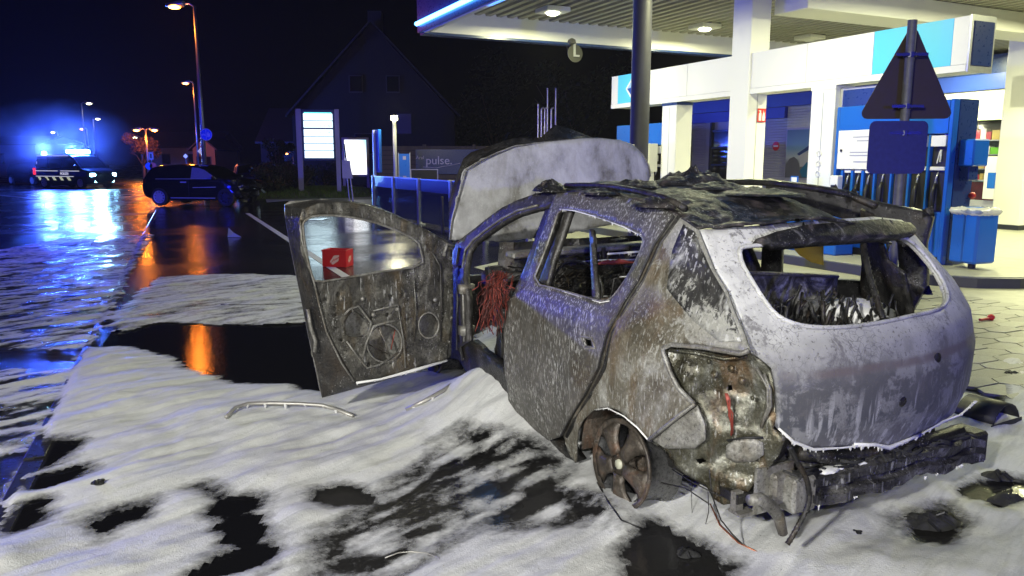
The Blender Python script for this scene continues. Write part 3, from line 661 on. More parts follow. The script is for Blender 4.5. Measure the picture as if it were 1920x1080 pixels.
box("sheet", 0, .03, 0, 1.0, 0, 1.2, M_PLATE, nf); box("print", -.004, -.0005, .1, .9, .3, .75, M_BLUE, nf)
# poster with a grey car on the pale shutter
po = thing("car_poster", "tall poster of a grey car and blue sky on the grey shutter", "poster", W(22.10, 20.68, .95), PH)
box("frame", 0, .03, 0, 1.26, 0, 1.85, M_GREY, po)
mp, t, b = nodes("poster_sky_print"); v = coord(t); s = N(t, "SeparateXYZ"); t.links.new(v, s.inputs[0])
c = ramp(t, math_(t, 'DIVIDE', s.outputs[2], 1.85), [(0, (.10, .10, .10)), (.3, (.16, .16, .13)), (.42, (.45, .48, .42)), (.6, (.18, .32, .42)), (1, (.09, .17, .25))]); t.links.new(mixc(t, noise(t, v, 2.2, 6), c, (.5, .55, .55), 'SOFT_LIGHT'), b.inputs['Base Color'])
box("print", -.004, -.0005, .04, 1.22, .05, 1.80, mp, po)
YZ = Matrix(((0, 0, -1, 0), (-1, 0, 0, 0), (0, 1, 0, 0), (0, 0, 0, 1)))
def flat(name, pts, mat, h=.005): m = MB(); m.prism([(-a * .69, b_) for a, b_ in pts], h, h + .002, YZ); obj(name, m, mat, po)
flat("car_print", [(1.72, .12), (1.72, .55), (1.5, .75), (1.2, .82), (.95, .72), (.8, .5), (.8, .15)], plain("print_grey", (.12, .12, .12), .4))
flat("roof_print", [(1.0, .92), (.05, 1.28), (.05, 1.12), (.85, .86)], M_NAVY); flat("panel_print", [(.85, .84), (.1, 1.08), (.1, .5), (.75, .45)], plain("print_pale", (.45, .45, .42), .4), .008)
flat("emblem_print", [(.75, .3), (.3, .62), (.06, .62), (.06, .08), (.55, .08)], plain("print_teal", (.02, .14, .22), .4), .011)
ne = thing("no_entry_sign", "small round red sign with a white bar on the grey shutter", "sign", W(22.16, 22.5, 2.17), PH)
m = MB(); m.lathe([(0, 0), (.17, 0), (.17, .012), (0, .012)], 28, Matrix.Rotation(R(-90), 4, 'Y')); obj("disc", m, M_RED, ne); box("bar", -.018, -.0125, -.12, .12, -.03, .03, M_PLATE, ne)
# ================================================================== far side: signs, fence, lamps, houses, vehicles
isle = []
for k in range(40):
    a = 2 * math.pi * k / 40; isle.append((-12.2 + 5.3 * math.cos(a) * (1 + .05 * math.sin(3 * a)), 38 + 5.2 * math.sin(a)))
def mound(name, cx, cy, rx, ry, h, mat, lab=None):
    m = MB(); n1, n2 = 12, 48; m.v.append((cx, cy, h))
    for i in range(1, n1 + 1):
        for k in range(n2):
            a = 2 * math.pi * k / n2; r = i / n1; m.v.append((cx + rx * r * math.cos(a), cy + ry * r * math.sin(a), h * (1 - r ** 3) + .006 + .05 * (float(vnoise(cx + r * 4 * math.cos(a), r * 4 * math.sin(a))) - .5) * (1 - r)))
    for k in range(n2): m.f.append((0, 1 + k, 1 + (k + 1) % n2))
    for i in range(n1 - 1):
        for k in range(n2): a = 1 + i * n2 + k; b2 = 1 + i * n2 + (k + 1) % n2; m.f.append((a, a + n2, b2 + n2, b2))
    return obj(name, m, mat, None, True, 'structure')
mound("verge", -10.6, 37.6, 5.2, 4.6, .32, M_SOIL)
m = MB()
for k in range(16000):
    a = rnd.uniform(0, 6.283); r = math.sqrt(rnd.random()); x = -10.6 + 5.1 * r * math.cos(a); y = 37.6 + 4.5 * r * math.sin(a); z = .32 * (1 - r ** 3)
    b2 = rnd.uniform(0, 3.14); wd = .018; h = rnd.uniform(.05, .14); dx, dy = math.cos(b2) * wd, math.sin(b2) * wd
    o = len(m.v); m.v += [(x - dx, y - dy, z), (x + dx, y + dy, z), (x + rnd.uniform(-.06, .06), y + rnd.uniform(-.06, .06), z + h)]; m.f.append((o, o + 1, o + 2))
tag(obj("grass", m, M_GRASS, None, kind='stuff'), "short grass on the verge under the lit price sign", "grass", kind='stuff')
# gravel path strip in front of the verge
gp = [at_z(*p) for p in ((498, 372), (560, 362), (720, 368), (720, 374), (560, 376), (500, 380))]
sheet("path", [p[:2] for p in gp], .012, plain("path_gravel", (.12, .12, .105), .8, var=.4, scale=20, bmp=.5))
def face_to_cam(x, y): return math.atan2(-x, y) + 0.0                       # rotation that turns local -y toward the eye
M_LILAC = plain("pale_lilac_post", (.34, .33, .46), .4, .2)
# price sign
x, y, _ = at_y(602, 300, 35.5); ps = thing("price_sign", "tall lit fuel price sign with glowing white rows between two posts", "price sign", (x - .0, y, .28), R(12))
k_ = 35.5 / F
box("post", -1.03, -.80, -.12, .12, -.2, 3.62, M_LILAC, ps, .01); box("post", .66, .86, -.12, .12, -.2, 3.62, M_LILAC, ps, .01)
box("cabinet", -.795, .655, -.1, .1, 1.34, 3.60, M_NAVY, ps, .02)
M_ROWL = glow("lit_price_row", (.72, .95, 1), 1.7); M_ROWG = glow("lit_price_row_edge", (.12, .9, .75), 1.5)
rows = [(3.12, 3.42), (2.80, 3.09), (2.42, 2.73), (2.12, 2.39), (1.80, 2.09), (1.46, 1.77)]
for i, (a, b2) in enumerate(rows): box("price_row", -.70, .57, -.125, -.1005, a, b2, M_ROWL, ps, .01)
box("row_edge", -.66, .53, -.125, -.1005, 3.425, 3.47, M_ROWG, ps)
M_DIG = plain("faded_digit", (.30, .42, .44), .5)
for zz in (2.885, 2.60):                                                  # the washed-out digits of the two middle rows
    for i, ch in enumerate("1116"):
        text("price_digit", ch, .17, M_DIG, ps, Matrix.Translation((-.16 + .19 * i, -.128, zz)) @ Matrix.Rotation(R(90), 4, 'X'), .0015)
lamp("price_sign_light", 'AREA', (x - .1, y - .6, 2.75), 10, (.7, .95, 1), 1.2, aim=(x + 2, y - 8, 0))
# poster light box
x, y, _ = at_y(668, 300, 40); pb = thing("poster_lightbox", "glowing city poster lightbox on two grey legs", "poster", (x, y, .18), R(8))
box("frame", -.70, .66, -.10, .10, .62, 2.60, M_LILAC, pb, .02); box("leg", -.70, -.56, -.05, .05, -.3, .615, M_LILAC, pb); box("leg", .50, .64, -.05, .05, -.3, .615, M_LILAC, pb)
mp, t, b = nodes("lit_poster_print"); v = coord(t); s = N(t, "SeparateXYZ"); t.links.new(v, s.inputs[0])
blue = math_(t, 'MULTIPLY', ramp(t, s.outputs[0], [(.0, 0.), (.55, 1.)]), ramp(t, math_(t, 'SUBTRACT', s.outputs[2], 1.5), [(.0, 0.), (.9, 1.)]))
red = math_(t, 'MULTIPLY', ramp(t, noise(t, v, 5, 3), [(.5, 0.), (.62, .7)]), ramp(t, math_(t, 'ABSOLUTE', math_(t, 'SUBTRACT', s.outputs[2], 1.5)), [(0.0, 1.), (.25, 0.)]))
c = mixc(t, blue, (.95, .97, 1), (.25, .6, .8)); c = mixc(t, red, c, (.9, .35, .25)); t.links.new(c, b.inputs['Emission Color']); b.inputs['Emission Strength'].default_value = 1.9; b.inputs['Base Color'].default_value = (.5, .5, .5, 1)
box("lit_print", -.56, .52, -.112, -.1005, .74, 2.48, mp, pb)
lamp("poster_light", 'AREA', (x, y - .5, 1.6), 2, (.95, .97, 1), 1.2, aim=(x, y - 8, 0))
# leaning rubber-necked stand
x, y, _ = at_y(656, 300, 30); st = thing("leaning_stand", "grey stand with a dark handle leaning in front of the poster lightbox", "stand", (x, y, .3), R(5))
m = MB(); m.prism([(-.30, .65), (.10, .65), (.02, 1.05), (.0, 1.32), (-.30, 1.35)], -.05, .05, XZ); obj("board", m, M_LILAC, st)
m = MB(); m.tube([(-.14, 0, 1.3), (-.2, .0, 1.95)], .03); obj("handle", m, M_BLACK, st); m = MB(); m.tube([(.0, 0, .66), (.08, 0, -.25)], .025); obj("leg", m, M_LILAC, st); m = MB(); m.tube([(-.12, 0, .66), (-.06, 0, -.25)], .025); obj("leg", m, M_LILAC, st)
# blue edge-on totem, lamp on a white pole, blue notice board
x, y, _ = at_y(708, 300, 25.5); tt = thing("totem_sign", "slim blue sign seen edge on behind the glass barrier", "sign", (x, y, 0), PH + R(90))
box("post", -.04, .04, .06, .14, 0, 2.6, M_LILAC, tt); box("panel", -.3, .3, -.06, .055, 1.25, 2.62, M_BLUE, tt, .02)
x, y, _ = at_y(741, 300, 25); lp = thing("path_lamp", "short white pole with a pale lit lamp head behind the glass barrier", "lamp", (x, y, 0), 0)
m = MB(); m.tube([(0, 0, 0), (0, 0, 2.88)], .06, 12); obj("pole", m, plain("pale_pole", (.6, .6, .55), .4), lp, True)
m = MB(); m.lathe([(0, 2.88), (.11, 2.90), (.11, 2.99), (.09, 3.03), (0, 3.03)], 20); obj("lamp_head", m, M_PALELAMP, lp, True); lamp("path_lamp_light", 'POINT', (x, y, 3.2), 220, (1, .95, .6), .1)
x, y, _ = at_y(757, 300, 27); nb = thing("notice_board", "small blue notice board beside the white lamp pole", "notice board", (x, y, 0), R(5))
box("panel", -.16, .2, -.02, .02, .9, 1.86, M_BLUE, nb); box("frame_edge", .202, .225, -.03, .03, 0, 1.9, M_GALV, nb); box("frame_edge", -.19, -.165, -.03, .03, 0, 1.9, M_GALV, nb)
for zz in (1.72, 1.05): box("notice", -.03, .08, -.025, -.0205, zz - .06, zz + .06, M_LILAC, nb)
# glass barrier
gb = thing("glass_barrier", "low glass barrier on steel posts, a blue reflection painted along its panes", "glass barrier", W(6.65, 0), PH)
GV = [23.3, 21.25, 19.1, 16.85, 14.9, 12.9]
for v in GV:
    box("post", -.05, .05, v - .05, v + .05, 0, 1.19, M_GALV, gb, .006); box("foot_plate", -.12, .12, v - .12, v + .12, .005, .02, M_GALV, gb)
for v0, v1 in zip(GV[1:], GV[:-1]):
    box("glass_pane", -.006, .006, v0 + .06, v1 - .06, .08, .86, M_GLASS, gb); box("blue_reflection_band", -.008, .008, v0 + .06, v1 - .06, .862, 1.15, M_BLUEREFLECT, gb)
    box("handrail", -.02, .02, v0 + .055, v1 - .055, 1.152, 1.18, M_GALV, gb)
bo = thing("bollard", "thin dark bollard behind the glass barrier", "bollard", (*at_z(830, 436)[:2], 0)); m = MB(); m.tube([(0, 0, 0), (0, 0, .78)], .03, 10); obj("post", m, M_BLACK, bo); m = MB(); m.ball((0, 0, .8), .035, 2); obj("cap", m, M_BLACK, bo)
# timber fence with the banner
fe = thing("timber_fence", "dark timber fence of horizontal boards behind the lamp pole", "fence", (-5.35, 34, 0), R(2))
bd = None
for i in range(9):
    x0 = i * 2.15 - .6
    box("post", x0 - .07, x0 + .07, -.08, .08, 0, 2.32, M_WOOD, fe)
    for k in range(11):
        if bd is None: bd = box("board", .085, 2.065, -.02, .02, 0, .185, M_WOOD, fe); o = bd
        else: o = bd.copy(); COL.objects.link(o)
        o.location = (x0, rnd.uniform(-.006, .006), .06 + k * .2)
ba = thing("banner", "long blue banner reading pulse hung on the timber fence", "banner", (-4.15, 33.80, 1.05), R(2))
box("cloth", 0, 7.4, -.01, .0, 0, 1.05, M_NAVY, ba)
M_PALEINK = plain("pale_ink", (.75, .72, .75), .5)
text("lettering", "pulse.", .50, M_PALEINK, ba, Matrix.Translation((1.0, -.013, .57)) @ Matrix.Rotation(R(90), 4, 'X'), .001); text("small_lettering", "Aral", .20, M_PALEINK, ba, Matrix.Translation((.18, -.013, .70)) @ Matrix.Rotation(R(90), 4, 'X'), .001)
m = MB(); m.tube([(.3, -.013, .30), (.9, -.013, .27), (1.9, -.013, .46)], .012, 5); obj("swoosh", m, M_PALEINK, ba)
fb = thing("display_board", "empty thin framed board in front of the timber fence", "board", (*at_y(795, 300, 31)[:2], 0), R(3))
for a in ((-.55, -.51, .3, 1.30), (.51, .55, .3, 1.30), (-.51, .51, 1.26, 1.30)): box("frame", a[0], a[1], -.02, .02, a[2], a[3], M_LILAC, fb)
box("panel", -.5, .5, -.01, .01, .3, 1.25, M_BLACK, fb)
# tank vent pipes
x, y, _ = at_y(1025, 300, 30); vp = thing("vent_pipes", "row of blue lit tank vent pipes behind the raised bonnet", "pipes", (x, y, 0), R(0))
for i, (px, top) in enumerate(((1009, 199), (1015, 208), (1021, 208), (1026, 171), (1033, 208), (1041, 171))):
    a = (px - 1025) / F * 30; h = CH + (300 - top) / F * 30
    m = MB(); m.tube([(a, 0, 0), (a, 0, h)], .035, 8)
    if top == 208: m.tube([(a, 0, h), (a + .04, 0, h + .04), (a + .1, 0, h + .05)], .035, 8)
    obj("pipe", m, M_GALV, vp)
# street lamps
def street_lamp(px, base_d, top_py, arm, label, size=1., double=False, mat=None, power=0, col=(1, .23, .02), armdy=0):
    mat = mat or M_SODIUM; x, y, _ = at_y(px, 300, base_d); h = at_y(px, top_py, base_d)[2]
    o = thing("street_lamp", label, "street lamp", (x, y, 0), 0, "street lamps along the road")
    m = MB(); m.tube([(0, 0, -.05), (0, 0, h * .5), (0, 0, h)], [.09 * size, .075 * size, .05 * size], 10); obj("pole", m, M_GALV, o, True)
    for s in ((1, -1) if double else (1,)):
        e = arm * s; m = MB(); m.tube([(0, 0, h - .02), (e * .5, 0, h + .12), (e, armdy, h + .10)], .035 * size, 8); obj("arm", m, M_GALV, o, True)
        m = MB(); m.tube([(e * .9, armdy, h + .12), (e * 1.1, armdy, h + .12), (e * 1.1 + .6 * size * (1 if e > 0 else -1), armdy, h + .05)], [.06 * size, .13 * size, .06 * size], 10); obj("lamp_head", m, M_GALV, o, True)
        m = MB(); m.ball((e * 1.1 + .3 * size * (1 if e > 0 else -1), armdy, h - .02), .13 * size, 2, sc=(1.7, 1, .6)); obj("lamp_lens", m, mat, o, True)
        if power: lamp("street_lamp_light", 'POINT', (x + e * 1.1 + .3 * size * (1 if e > 0 else -1), y + armdy, h - .28), power, col, .16)
    return o
street_lamp(383, 33, 12, -.42, "tall sodium street lamp whose pole carries the round blue path sign", 1.15, power=150)
street_lamp(372, 62, 156, -.25, "lone orange street lamp seen beside the tall pole", 1.1, power=130)
street_lamp(277, 66, 244, -.36, "twin headed orange street lamp above the lit tree", 1.2, True, power=500)
street_lamp(162, 80, 194, .35, "pale street lamp highest of those above the police van", 1.3, mat=M_PALELAMP)
street_lamp(181, 95, 223, .2, "small pale street lamp standing behind the taller one over the van", 1.2, mat=M_PALELAMP)
street_lamp(168, 110, 242, -.25, "small orange street lamp right above the van's roof beacon", 1.3)
street_lamp(113, 120, 248, -.3, "faint far street lamp left of the others over the van", 1.3, mat=M_PALELAMP)
street_lamp(267, 78, 258, -.25, "dim pale lamp just left below the twin headed lamp", 1.1, mat=M_PALELAMP)
street_lamp(550, 60, 288, -.3, "tiny orange lamp left of the price sign", .6)
# signs on the pole and along the road
x, y, _ = at_y(389, 254, 32.8); z = CH + (300 - 254) / F * 32.8
sg = thing("path_sign", "round blue foot and cycle path sign on the tall lamp pole", "traffic sign", (x, y - .12, z), R(3))
M_SIGNB = plain("sign_blue", (.03, .10, .55), .35, .1); M_SIGNW = plain("sign_white", (.75, .75, .8), .35)
XZ2 = Matrix.Rotation(R(90), 4, 'X')
m = MB(); m.lathe([(0, 0), (.235, 0), (.235, .02), (0, .02)], 32, XZ2); obj("disc", m, M_SIGNB, sg); m = MB(); m.lathe([(.225, .0205), (.245, .0205), (.245, .024), (.225, .024)], 32, XZ2); obj("rim", m, M_SIGNW, sg)
box("divider", -.007, .007, -.026, -.0205, -.2, .2, M_SIGNW, sg)
m = MB(); m.ball((.08, -.022, .085), .022, 1); m.box(.055, .105, -.026, -.0205, -.02, .06); m.box(.05, .075, -.026, -.0205, -.10, -.021); m.box(.085, .11, -.026, -.0205, -.10, -.021); m.box(.13, .16, -.026, -.0205, -.09, .01); m.ball((.145, -.022, .03), .016, 1); obj("walker_symbol", m, M_SIGNW, sg)
m = MB()
for cx0 in (-.16, -.06): m.lathe([(.026, .0205), (.036, .0205), (.036, .026), (.026, .026)], 14, Matrix.Translation((cx0, 0, -.02)) @ XZ2)
m.tube([(-.16, -.023, -.02), (-.125, -.023, .03), (-.085, -.023, .03), (-.06, -.023, -.02)], .006, 5); m.tube([(-.125, -.023, .03), (-.11, -.023, -.02), (-.085, -.023, .03)], .006, 5); obj("bicycle_symbol", m, M_SIGNW, sg)
def diamond_sign(px, py, d, s, label):
    x, y, _ = at_y(px, py, d); z = CH + (300 - py) / F * d
    o = thing("priority_sign", label, "traffic sign", (x, y, 0), 0, "priority road signs")
    m = MB(); m.tube([(0, .03, 0), (0, .03, z + s)], .03, 8); obj("post", m, M_GALV, o)
    for nm, k, dy, mt in (("border", s, .01, glow("glowing_sign_border", (.8, .85, 1), .35)), ("centre", s * .62, -.006, plain("sign_dull_yellow", (.10, .07, .03), .4))):  # border glows by emission in place of light thrown back
        m = MB(); m.prism([(-k, 0), (0, -k), (k, 0), (0, k)], -.006 - dy, .004 - dy, Matrix(((1, 0, 0, 0), (0, 0, 1, 0), (0, 1, 0, z), (0, 0, 0, 1)))); obj(nm, m, mt, o)
diamond_sign(378, 284, 36, .19, "larger white bordered priority diamond beside the lamp pole"); diamond_sign(348, 293, 60, .18, "smaller far priority diamond left of the larger one")
x, y, _ = at_y(283, 291, 60); o = thing("rectangular_sign", "pale rectangular road sign under the twin headed lamp", "traffic sign", (x, y, 0)); box("plate", -.19, .19, -.02, .0, 1.65, 2.25, plain("pale_sign", (.4, .3, .35), .5), o); box("symbol", -.06, .06, -.024, -.0205, 1.78, 2.12, M_BLACK, o); m = MB(); m.tube([(0, .03, 0), (0, .03, 2.2)], .03); obj("post", m, M_GALV, o)
x, y, _ = at_y(283, 312, 58); o = thing("works_sign", "small pair of round road signs low beside the road behind the dark hatchback", "traffic sign", (x, y, 0))
for dx, mt in ((-.14, M_SIGNB), (.16, M_RED)):
    m = MB(); m.lathe([(0, 0), (.26, 0), (.26, .02), (0, .02)], 20, Matrix.Translation((dx, 0, 1.2)) @ XZ2); obj("disc", m, mt, o)
m = MB(); m.tube([(0, .03, 0), (0, .03, 1.4)], .03); obj("post", m, M_GALV, o)
x, y, _ = at_y(356, 310, 40); o = thing("warning_lamp", "small orange bin shaped object behind the hatchback's roof", "road lamp", (x, y, 0)); m = MB(); m.lathe([(.0, 0), (.16, 0), (.14, 1.3), (.10, 1.55), (0, 1.55)], 14); obj("body", m, plain("orange_plastic", (.5, .14, .03), .5), o, True); m = MB(); m.lathe([(.145, .9), (.15, .95), (.145, 1.0)], 14); obj("band", m, M_SIGNW, o)
# houses
M_WFRAME = plain('dull_window_frame', (.04, .04, .04), .5)
def house(name, label, x0, x1, y0, y1, eave, ridge, axis, wallm, roofm, wins=(), chim=None, rz=0, ox=0, oy=0):
    o = thing(name, label, "house", (ox, oy, 0), rz); box("wall", x0, x1, y0, y1, 0, eave, wallm, o); m = MB(); e = .35
    if axis == 'y':
        xm = (x0 + x1) / 2
        for s, xe in ((1, x0 - e), (-1, x1 + e)):
            a = Vector((xe, y0 - e, eave - .2)); c_ = Vector((xm, y0 - e, ridge)); n_ = Vector((0, y1 - y0 + 2 * e, 0)); up = Vector((0, 0, .16))
            m.add([a, c_, c_ + n_, a + n_, a + up, c_ + up, c_ + n_ + up, a + n_ + up], [(0, 3, 2, 1), (4, 5, 6, 7), (0, 1, 5, 4), (1, 2, 6, 5), (2, 3, 7, 6), (3, 0, 4, 7)])
        g = MB(); g.prism([(x0, eave), (x1, eave), (xm, ridge - .05)], -y0 - .2, -y0, XZ); obj("gable", g, wallm, o)
    else:
        ym = (y0 + y1) / 2
        for ye in (y0 - e, y1 + e):
            a = Vector((x0 - e, ye, eave - .2)); c_ = Vector((x0 - e, ym, ridge)); n_ = Vector((x1 - x0 + 2 * e, 0, 0)); up = Vector((0, 0, .16))
            m.add([a, c_, c_ + n_, a + n_, a + up, c_ + up, c_ + n_ + up, a + n_ + up], [(0, 3, 2, 1), (4, 5, 6, 7), (0, 1, 5, 4), (1, 2, 6, 5), (2, 3, 7, 6), (3, 0, 4, 7)])
    r = obj("roof", m, roofm, o)
    for (wx, wz, ww, wh) in wins:
        f = box("window", wx - ww / 2, wx + ww / 2, y0 - .06, y0 - .002, wz, wz + wh, M_WFRAME, o); box("pane", wx - ww / 2 + .07, wx + ww / 2 - .07, y0 - .075, y0 - .0605, wz + .07, wz + wh - .07, M_TINT, f)
    if chim: box("chimney", chim[0], chim[0] + .9, chim[1], chim[1] + .9, ridge - 1.2, ridge + .9, wallm, r)
    return o
M_BRICK = plain("dark_brick", (.024, .017, .016), .8, var=.25, scale=8, bmp=.3); M_ROOF = plain("dark_roof_tile", (.02, .018, .02), .6, var=.3, scale=9, bmp=.4)
house("gabled_house", "large dark brick house with a steep gable behind the price sign", -5.4, 5.2, 0, 12, 4.6, 10.4, 'y', M_BRICK, M_ROOF, [(-1.2, 6.0, .9, 1.1), (1.2, 6.0, .9, 1.1), (-3.6, 2.0, 1.2, 1.4), (-.8, 2.0, 1.2, 1.4)], (-.45, 1.0), R(3), at_y(706, 300, 52)[0], 52)
bh = thing("pale_hoarding", "pale square panel on the dark house wall behind the pole lamp", "panel", (at_y(758, 300, 51)[0], 51.3, 0), R(3)); box("panel", -.45, .45, -.05, 0, 3.35, 4.6, plain("dull_panel", (.14, .13, .16), .6), bh); box("frame", -.48, .48, -.02, .03, 3.31, 4.64, M_BLACK, bh)
house("small_house", "dark low house with a roof dormer left of the price sign", -4.5, 4.5, 0, 8, 3.2, 6.0, 'x', M_BRICK, M_ROOF, [(-2, 1.2, 1.1, 1.2), (1.5, 1.2, 1.1, 1.2)], None, 0, at_y(590, 300, 66)[0], 66)
house("yellow_house", "small yellowish rendered house behind the diamond sign", -1.0, 1.1, 0, 6, 2.7, 3.7, 'y', plain("yellow_render", (.32, .20, .08), .8), M_ROOF, [(-.45, 1.2, .5, .8), (.5, 1.2, .5, .8)], None, 0, at_y(382, 300, 75)[0], 75)
house("flat_house", "grey house beside the yellow one, across the road", -3.5, 3.5, 0, 8, 3.1, 4.6, 'x', plain("grey_render", (.22, .22, .24), .8), M_ROOF, [(-1.6, 1.2, .9, 1.1), (1.2, 1.2, .9, 1.1)], None, 0, at_y(340, 300, 84)[0], 84)
house("barn", "dark flat roofed block behind the steam and the police van", -9, 9, 0, 10, 3.4, 4.2, 'x', plain("dark_render", (.07, .07, .09), .8), M_ROOF, [(-5, 1.2, 1.4, 1.2), (0, 1.2, 1.4, 1.2), (5, 1.2, 1.4, 1.2)], None, 0, -60, 84)
# vegetation
def leafy(name, label, x, y, trunk_h, rad, hgt, n, leaf, mat, cat="tree", seed=1, clumps=9):
    r = random.Random(seed); o = thing(name, label, cat, (x, y, 0))
    m = MB(); m.tube([(0, 0, -.05), (.06, .03, trunk_h * .6), (0, 0, trunk_h + hgt * .35)], [.16 * rad / 1.6, .11 * rad / 1.6, .03], 9)
    for k in range(7 if trunk_h > .4 else 4):
        a = r.uniform(0, 6.28); m.tube([(0, 0, trunk_h * .85), (math.cos(a) * rad * .35, math.sin(a) * rad * .35, trunk_h + hgt * .3), (math.cos(a) * rad * .75, math.sin(a) * rad * .75, trunk_h + hgt * r.uniform(.35, .8))], [.05, .035, .012], 6)
    obj("trunk", m, M_WOOD, o, True); m = MB()
    cl = [(r.uniform(-.75, .75) * rad, r.uniform(-.75, .75) * rad, trunk_h + hgt * r.uniform(.12, .88), r.uniform(.3, .55) * rad) for _ in range(clumps)]
    for k in range(n):
        c_ = r.choice(cl); a = r.uniform(0, 6.28); e = r.uniform(-1, 1); q = c_[3] * r.random() ** .4; p = Vector((c_[0] + q * math.cos(a) * math.sqrt(1 - e * e), c_[1] + q * math.sin(a) * math.sqrt(1 - e * e), max(.03, c_[2] + q * e * .85)))
        d = Vector((r.uniform(-1, 1), r.uniform(-1, 1), r.uniform(-1, 1))).normalized(); s = d.orthogonal(); L = leaf * r.uniform(.6, 1.3)
        i = len(m.v); m.v += [tuple(p - d * L), tuple(p + s * L * .5), tuple(p + d * L), tuple(p - s * L * .5)]; m.f.append((i, i + 1, i + 2, i + 3))
    obj("crown", m, mat, o); return o
M_LEAF = plain("dark_foliage", (.022, .034, .014), .55, var=.5, scale=2, bmp=0); M_LEAF2 = plain("autumn_foliage", (.12, .07, .03), .6, var=.4, scale=2, bmp=0)
x, y, _ = at_y(268, 300, 70); leafy("street_tree", "orange lit small tree beneath the twin headed street lamp", x, y, 1.3, 1.5, 2.6, 2600, .10, M_LEAF2, seed=3)
x, y, _ = at_y(524, 300, 42); leafy("round_bush", "tall dark rounded bush left of the price sign", x, y, .4, .85, 2.4, 3600, .06, M_LEAF, "bush", 5, 14)
x, y, _ = at_y(497, 300, 38); leafy("flowering_bush", "low bush with pale blooms beside the parked blue car", x, y, .2, .6, 1.2, 1500, .05, plain("pale_bloom", (.16, .13, .2), .6, var=.6, scale=9, bmp=0), "bush", 6)
for i, (px, d, rr, hh, lab) in enumerate(((508, 35, .9, 1.25, "dark low shrub at the hatchback's nose"), (530, 36, 1.0, 1.3, "dark low shrub between the hatchback and price sign"), (556, 38.5, 1.0, 1.1, "dark shrub just behind the price sign's first post"), (606, 45, 1.7, 1.5, "wide dark shrub showing under the price sign"))):
    x, y, _ = at_y(px, 300, d); leafy("shrub", lab, x, y, .1, rr, hh, 1800, .06, M_LEAF, "shrub", 20 + i, 10)
x, y, _ = at_y(1075, 300, 44); leafy("tall_tree", "barely visible dark tree behind the vent pipes", x, y, 2.2, 3, 5.5, 4200, .14, M_LEAF, seed=9, clumps=16)
x, y, _ = at_y(930, 300, 56); leafy("tall_tree", "barely visible dark tree between the gabled house and the canopy", x, y, 2.4, 3.4, 6, 4200, .15, M_LEAF, seed=12, clumps=16)

# ------------------------------------------------------------------ intact vehicles
M_TYRE = plain("tyre", (.015, .015, .016), .7)
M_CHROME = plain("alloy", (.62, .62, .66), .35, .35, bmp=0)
def wheel(parent, x, yy, r, side, spokes=10, rim=M_CHROME, wd=.2):
    Mx = Matrix.Translation((x, yy, r)) @ Matrix.Rotation(R(-90 * side), 4, 'X')
    m = MB(); m.lathe([(r * .66, -wd / 2), (r * .95, -wd / 2), (r, -wd / 2 + .03), (r, wd / 2 - .03), (r * .95, wd / 2), (r * .68, wd / 2)], 32, Mx); t = obj("wheel", m, M_TYRE, parent, 'auto')
    m = MB(); m.lathe([(r * .68, wd / 2 + .002), (r * .70, wd / 2 + .008), (r * .62, wd / 2 + .004), (r * .60, -.02)], 32, Mx)
    for k in range(spokes):
        a = 2 * math.pi * k / spokes; c_, s_ = math.cos(a), math.sin(a); P = [(-.035, r * .1), (.035, r * .1), (.028, r * .64), (-.028, r * .64)]
        m.prism([(c_ * q - s_ * p, s_ * q + c_ * p) for p, q in P], wd / 2 - .03, wd / 2 - .005, Mx)
    m.lathe([(0, wd / 2 + .004), (r * .16, wd / 2), (r * .16, wd / 2 - .04)], 20, Mx); obj("rim", m, rim, t, 'auto')
    m = MB(); m.lathe([(0, 0.0), (r * .6, 0.0)], 24, Mx); obj("brake_disc", m, M_BLACK, t)
def shell(name, prof, arches, half, mat, parent, step=.09, tumble=.34, belt=.95, nose=.22):
    """closed body: side outline with wheel arches, sides curved in plan and section, joined across"""
    xs_ = [p[0] for p in prof]; xa, xb = min(xs_), max(xs_)
    def yf(x, z):
        y = half; e = min(x - xa, xb - x)
        y -= nose * max(0, 1 - e / .55) ** 2
        if z > belt: y -= tumble * (z - belt) + .15 * max(0, z - belt - .3) ** 2
        if z < .4: y -= .25 * (.4 - z) ** 1.5
        return y
    vv, T = cdt(prof, [], step); n = len(vv); edges = {}
    for t_ in T:
        for i in range(3): e = (t_[i], t_[(i + 1) % 3]); edges[e] = 1
    m = MB(); m.v = [(x, yf(x, z), z) for x, z in vv] + [(x, -yf(x, z), z) for x, z in vv]
    m.f = [t_[::-1] for t_ in T] + [tuple(i + n for i in t_) for t_ in T]
    nx = 6; mid = {}
    def ring(i):
        if i not in mid:
            x, z = vv[i]; y = yf(x, z); k0 = len(m.v); up = .035 if z > .62 else 0
            fb = (x - (xa + xb) / 2) / (xb - xa) * 2; bul = .10 * abs(fb) ** 6 * (1 if fb > 0 else -1) * (1 if z < 1.05 else .5)
            for k in range(1, nx): s = 1 - 2 * k / nx; m.v.append((x + bul * (1 - s * s), y * s, z + up * (1 - s * s)))
            mid[i] = [i] + list(range(k0, k0 + nx - 1)) + [i + n]
        return mid[i]
    for (a, b2) in edges:
        if (b2, a) not in edges:
            ra, rb = ring(a), ring(b2)
            for k in range(nx): m.f.append((ra[k], rb[k], rb[k + 1], ra[k + 1]))
    return obj(name, m, mat, parent, 'auto'), yf
def sidepanel(name, poly, yf, off, mat, parent, step=.1, sides=(1, -1)):
    vv, T = cdt(poly, [], step)
    for s in sides:
        m = MB(); m.v = [(x, s * (yf(x, z) + off), z) for x, z in vv]; m.f = [t_[::-1] for t_ in T] if s > 0 else list(T); obj(name, m, mat, parent, True)
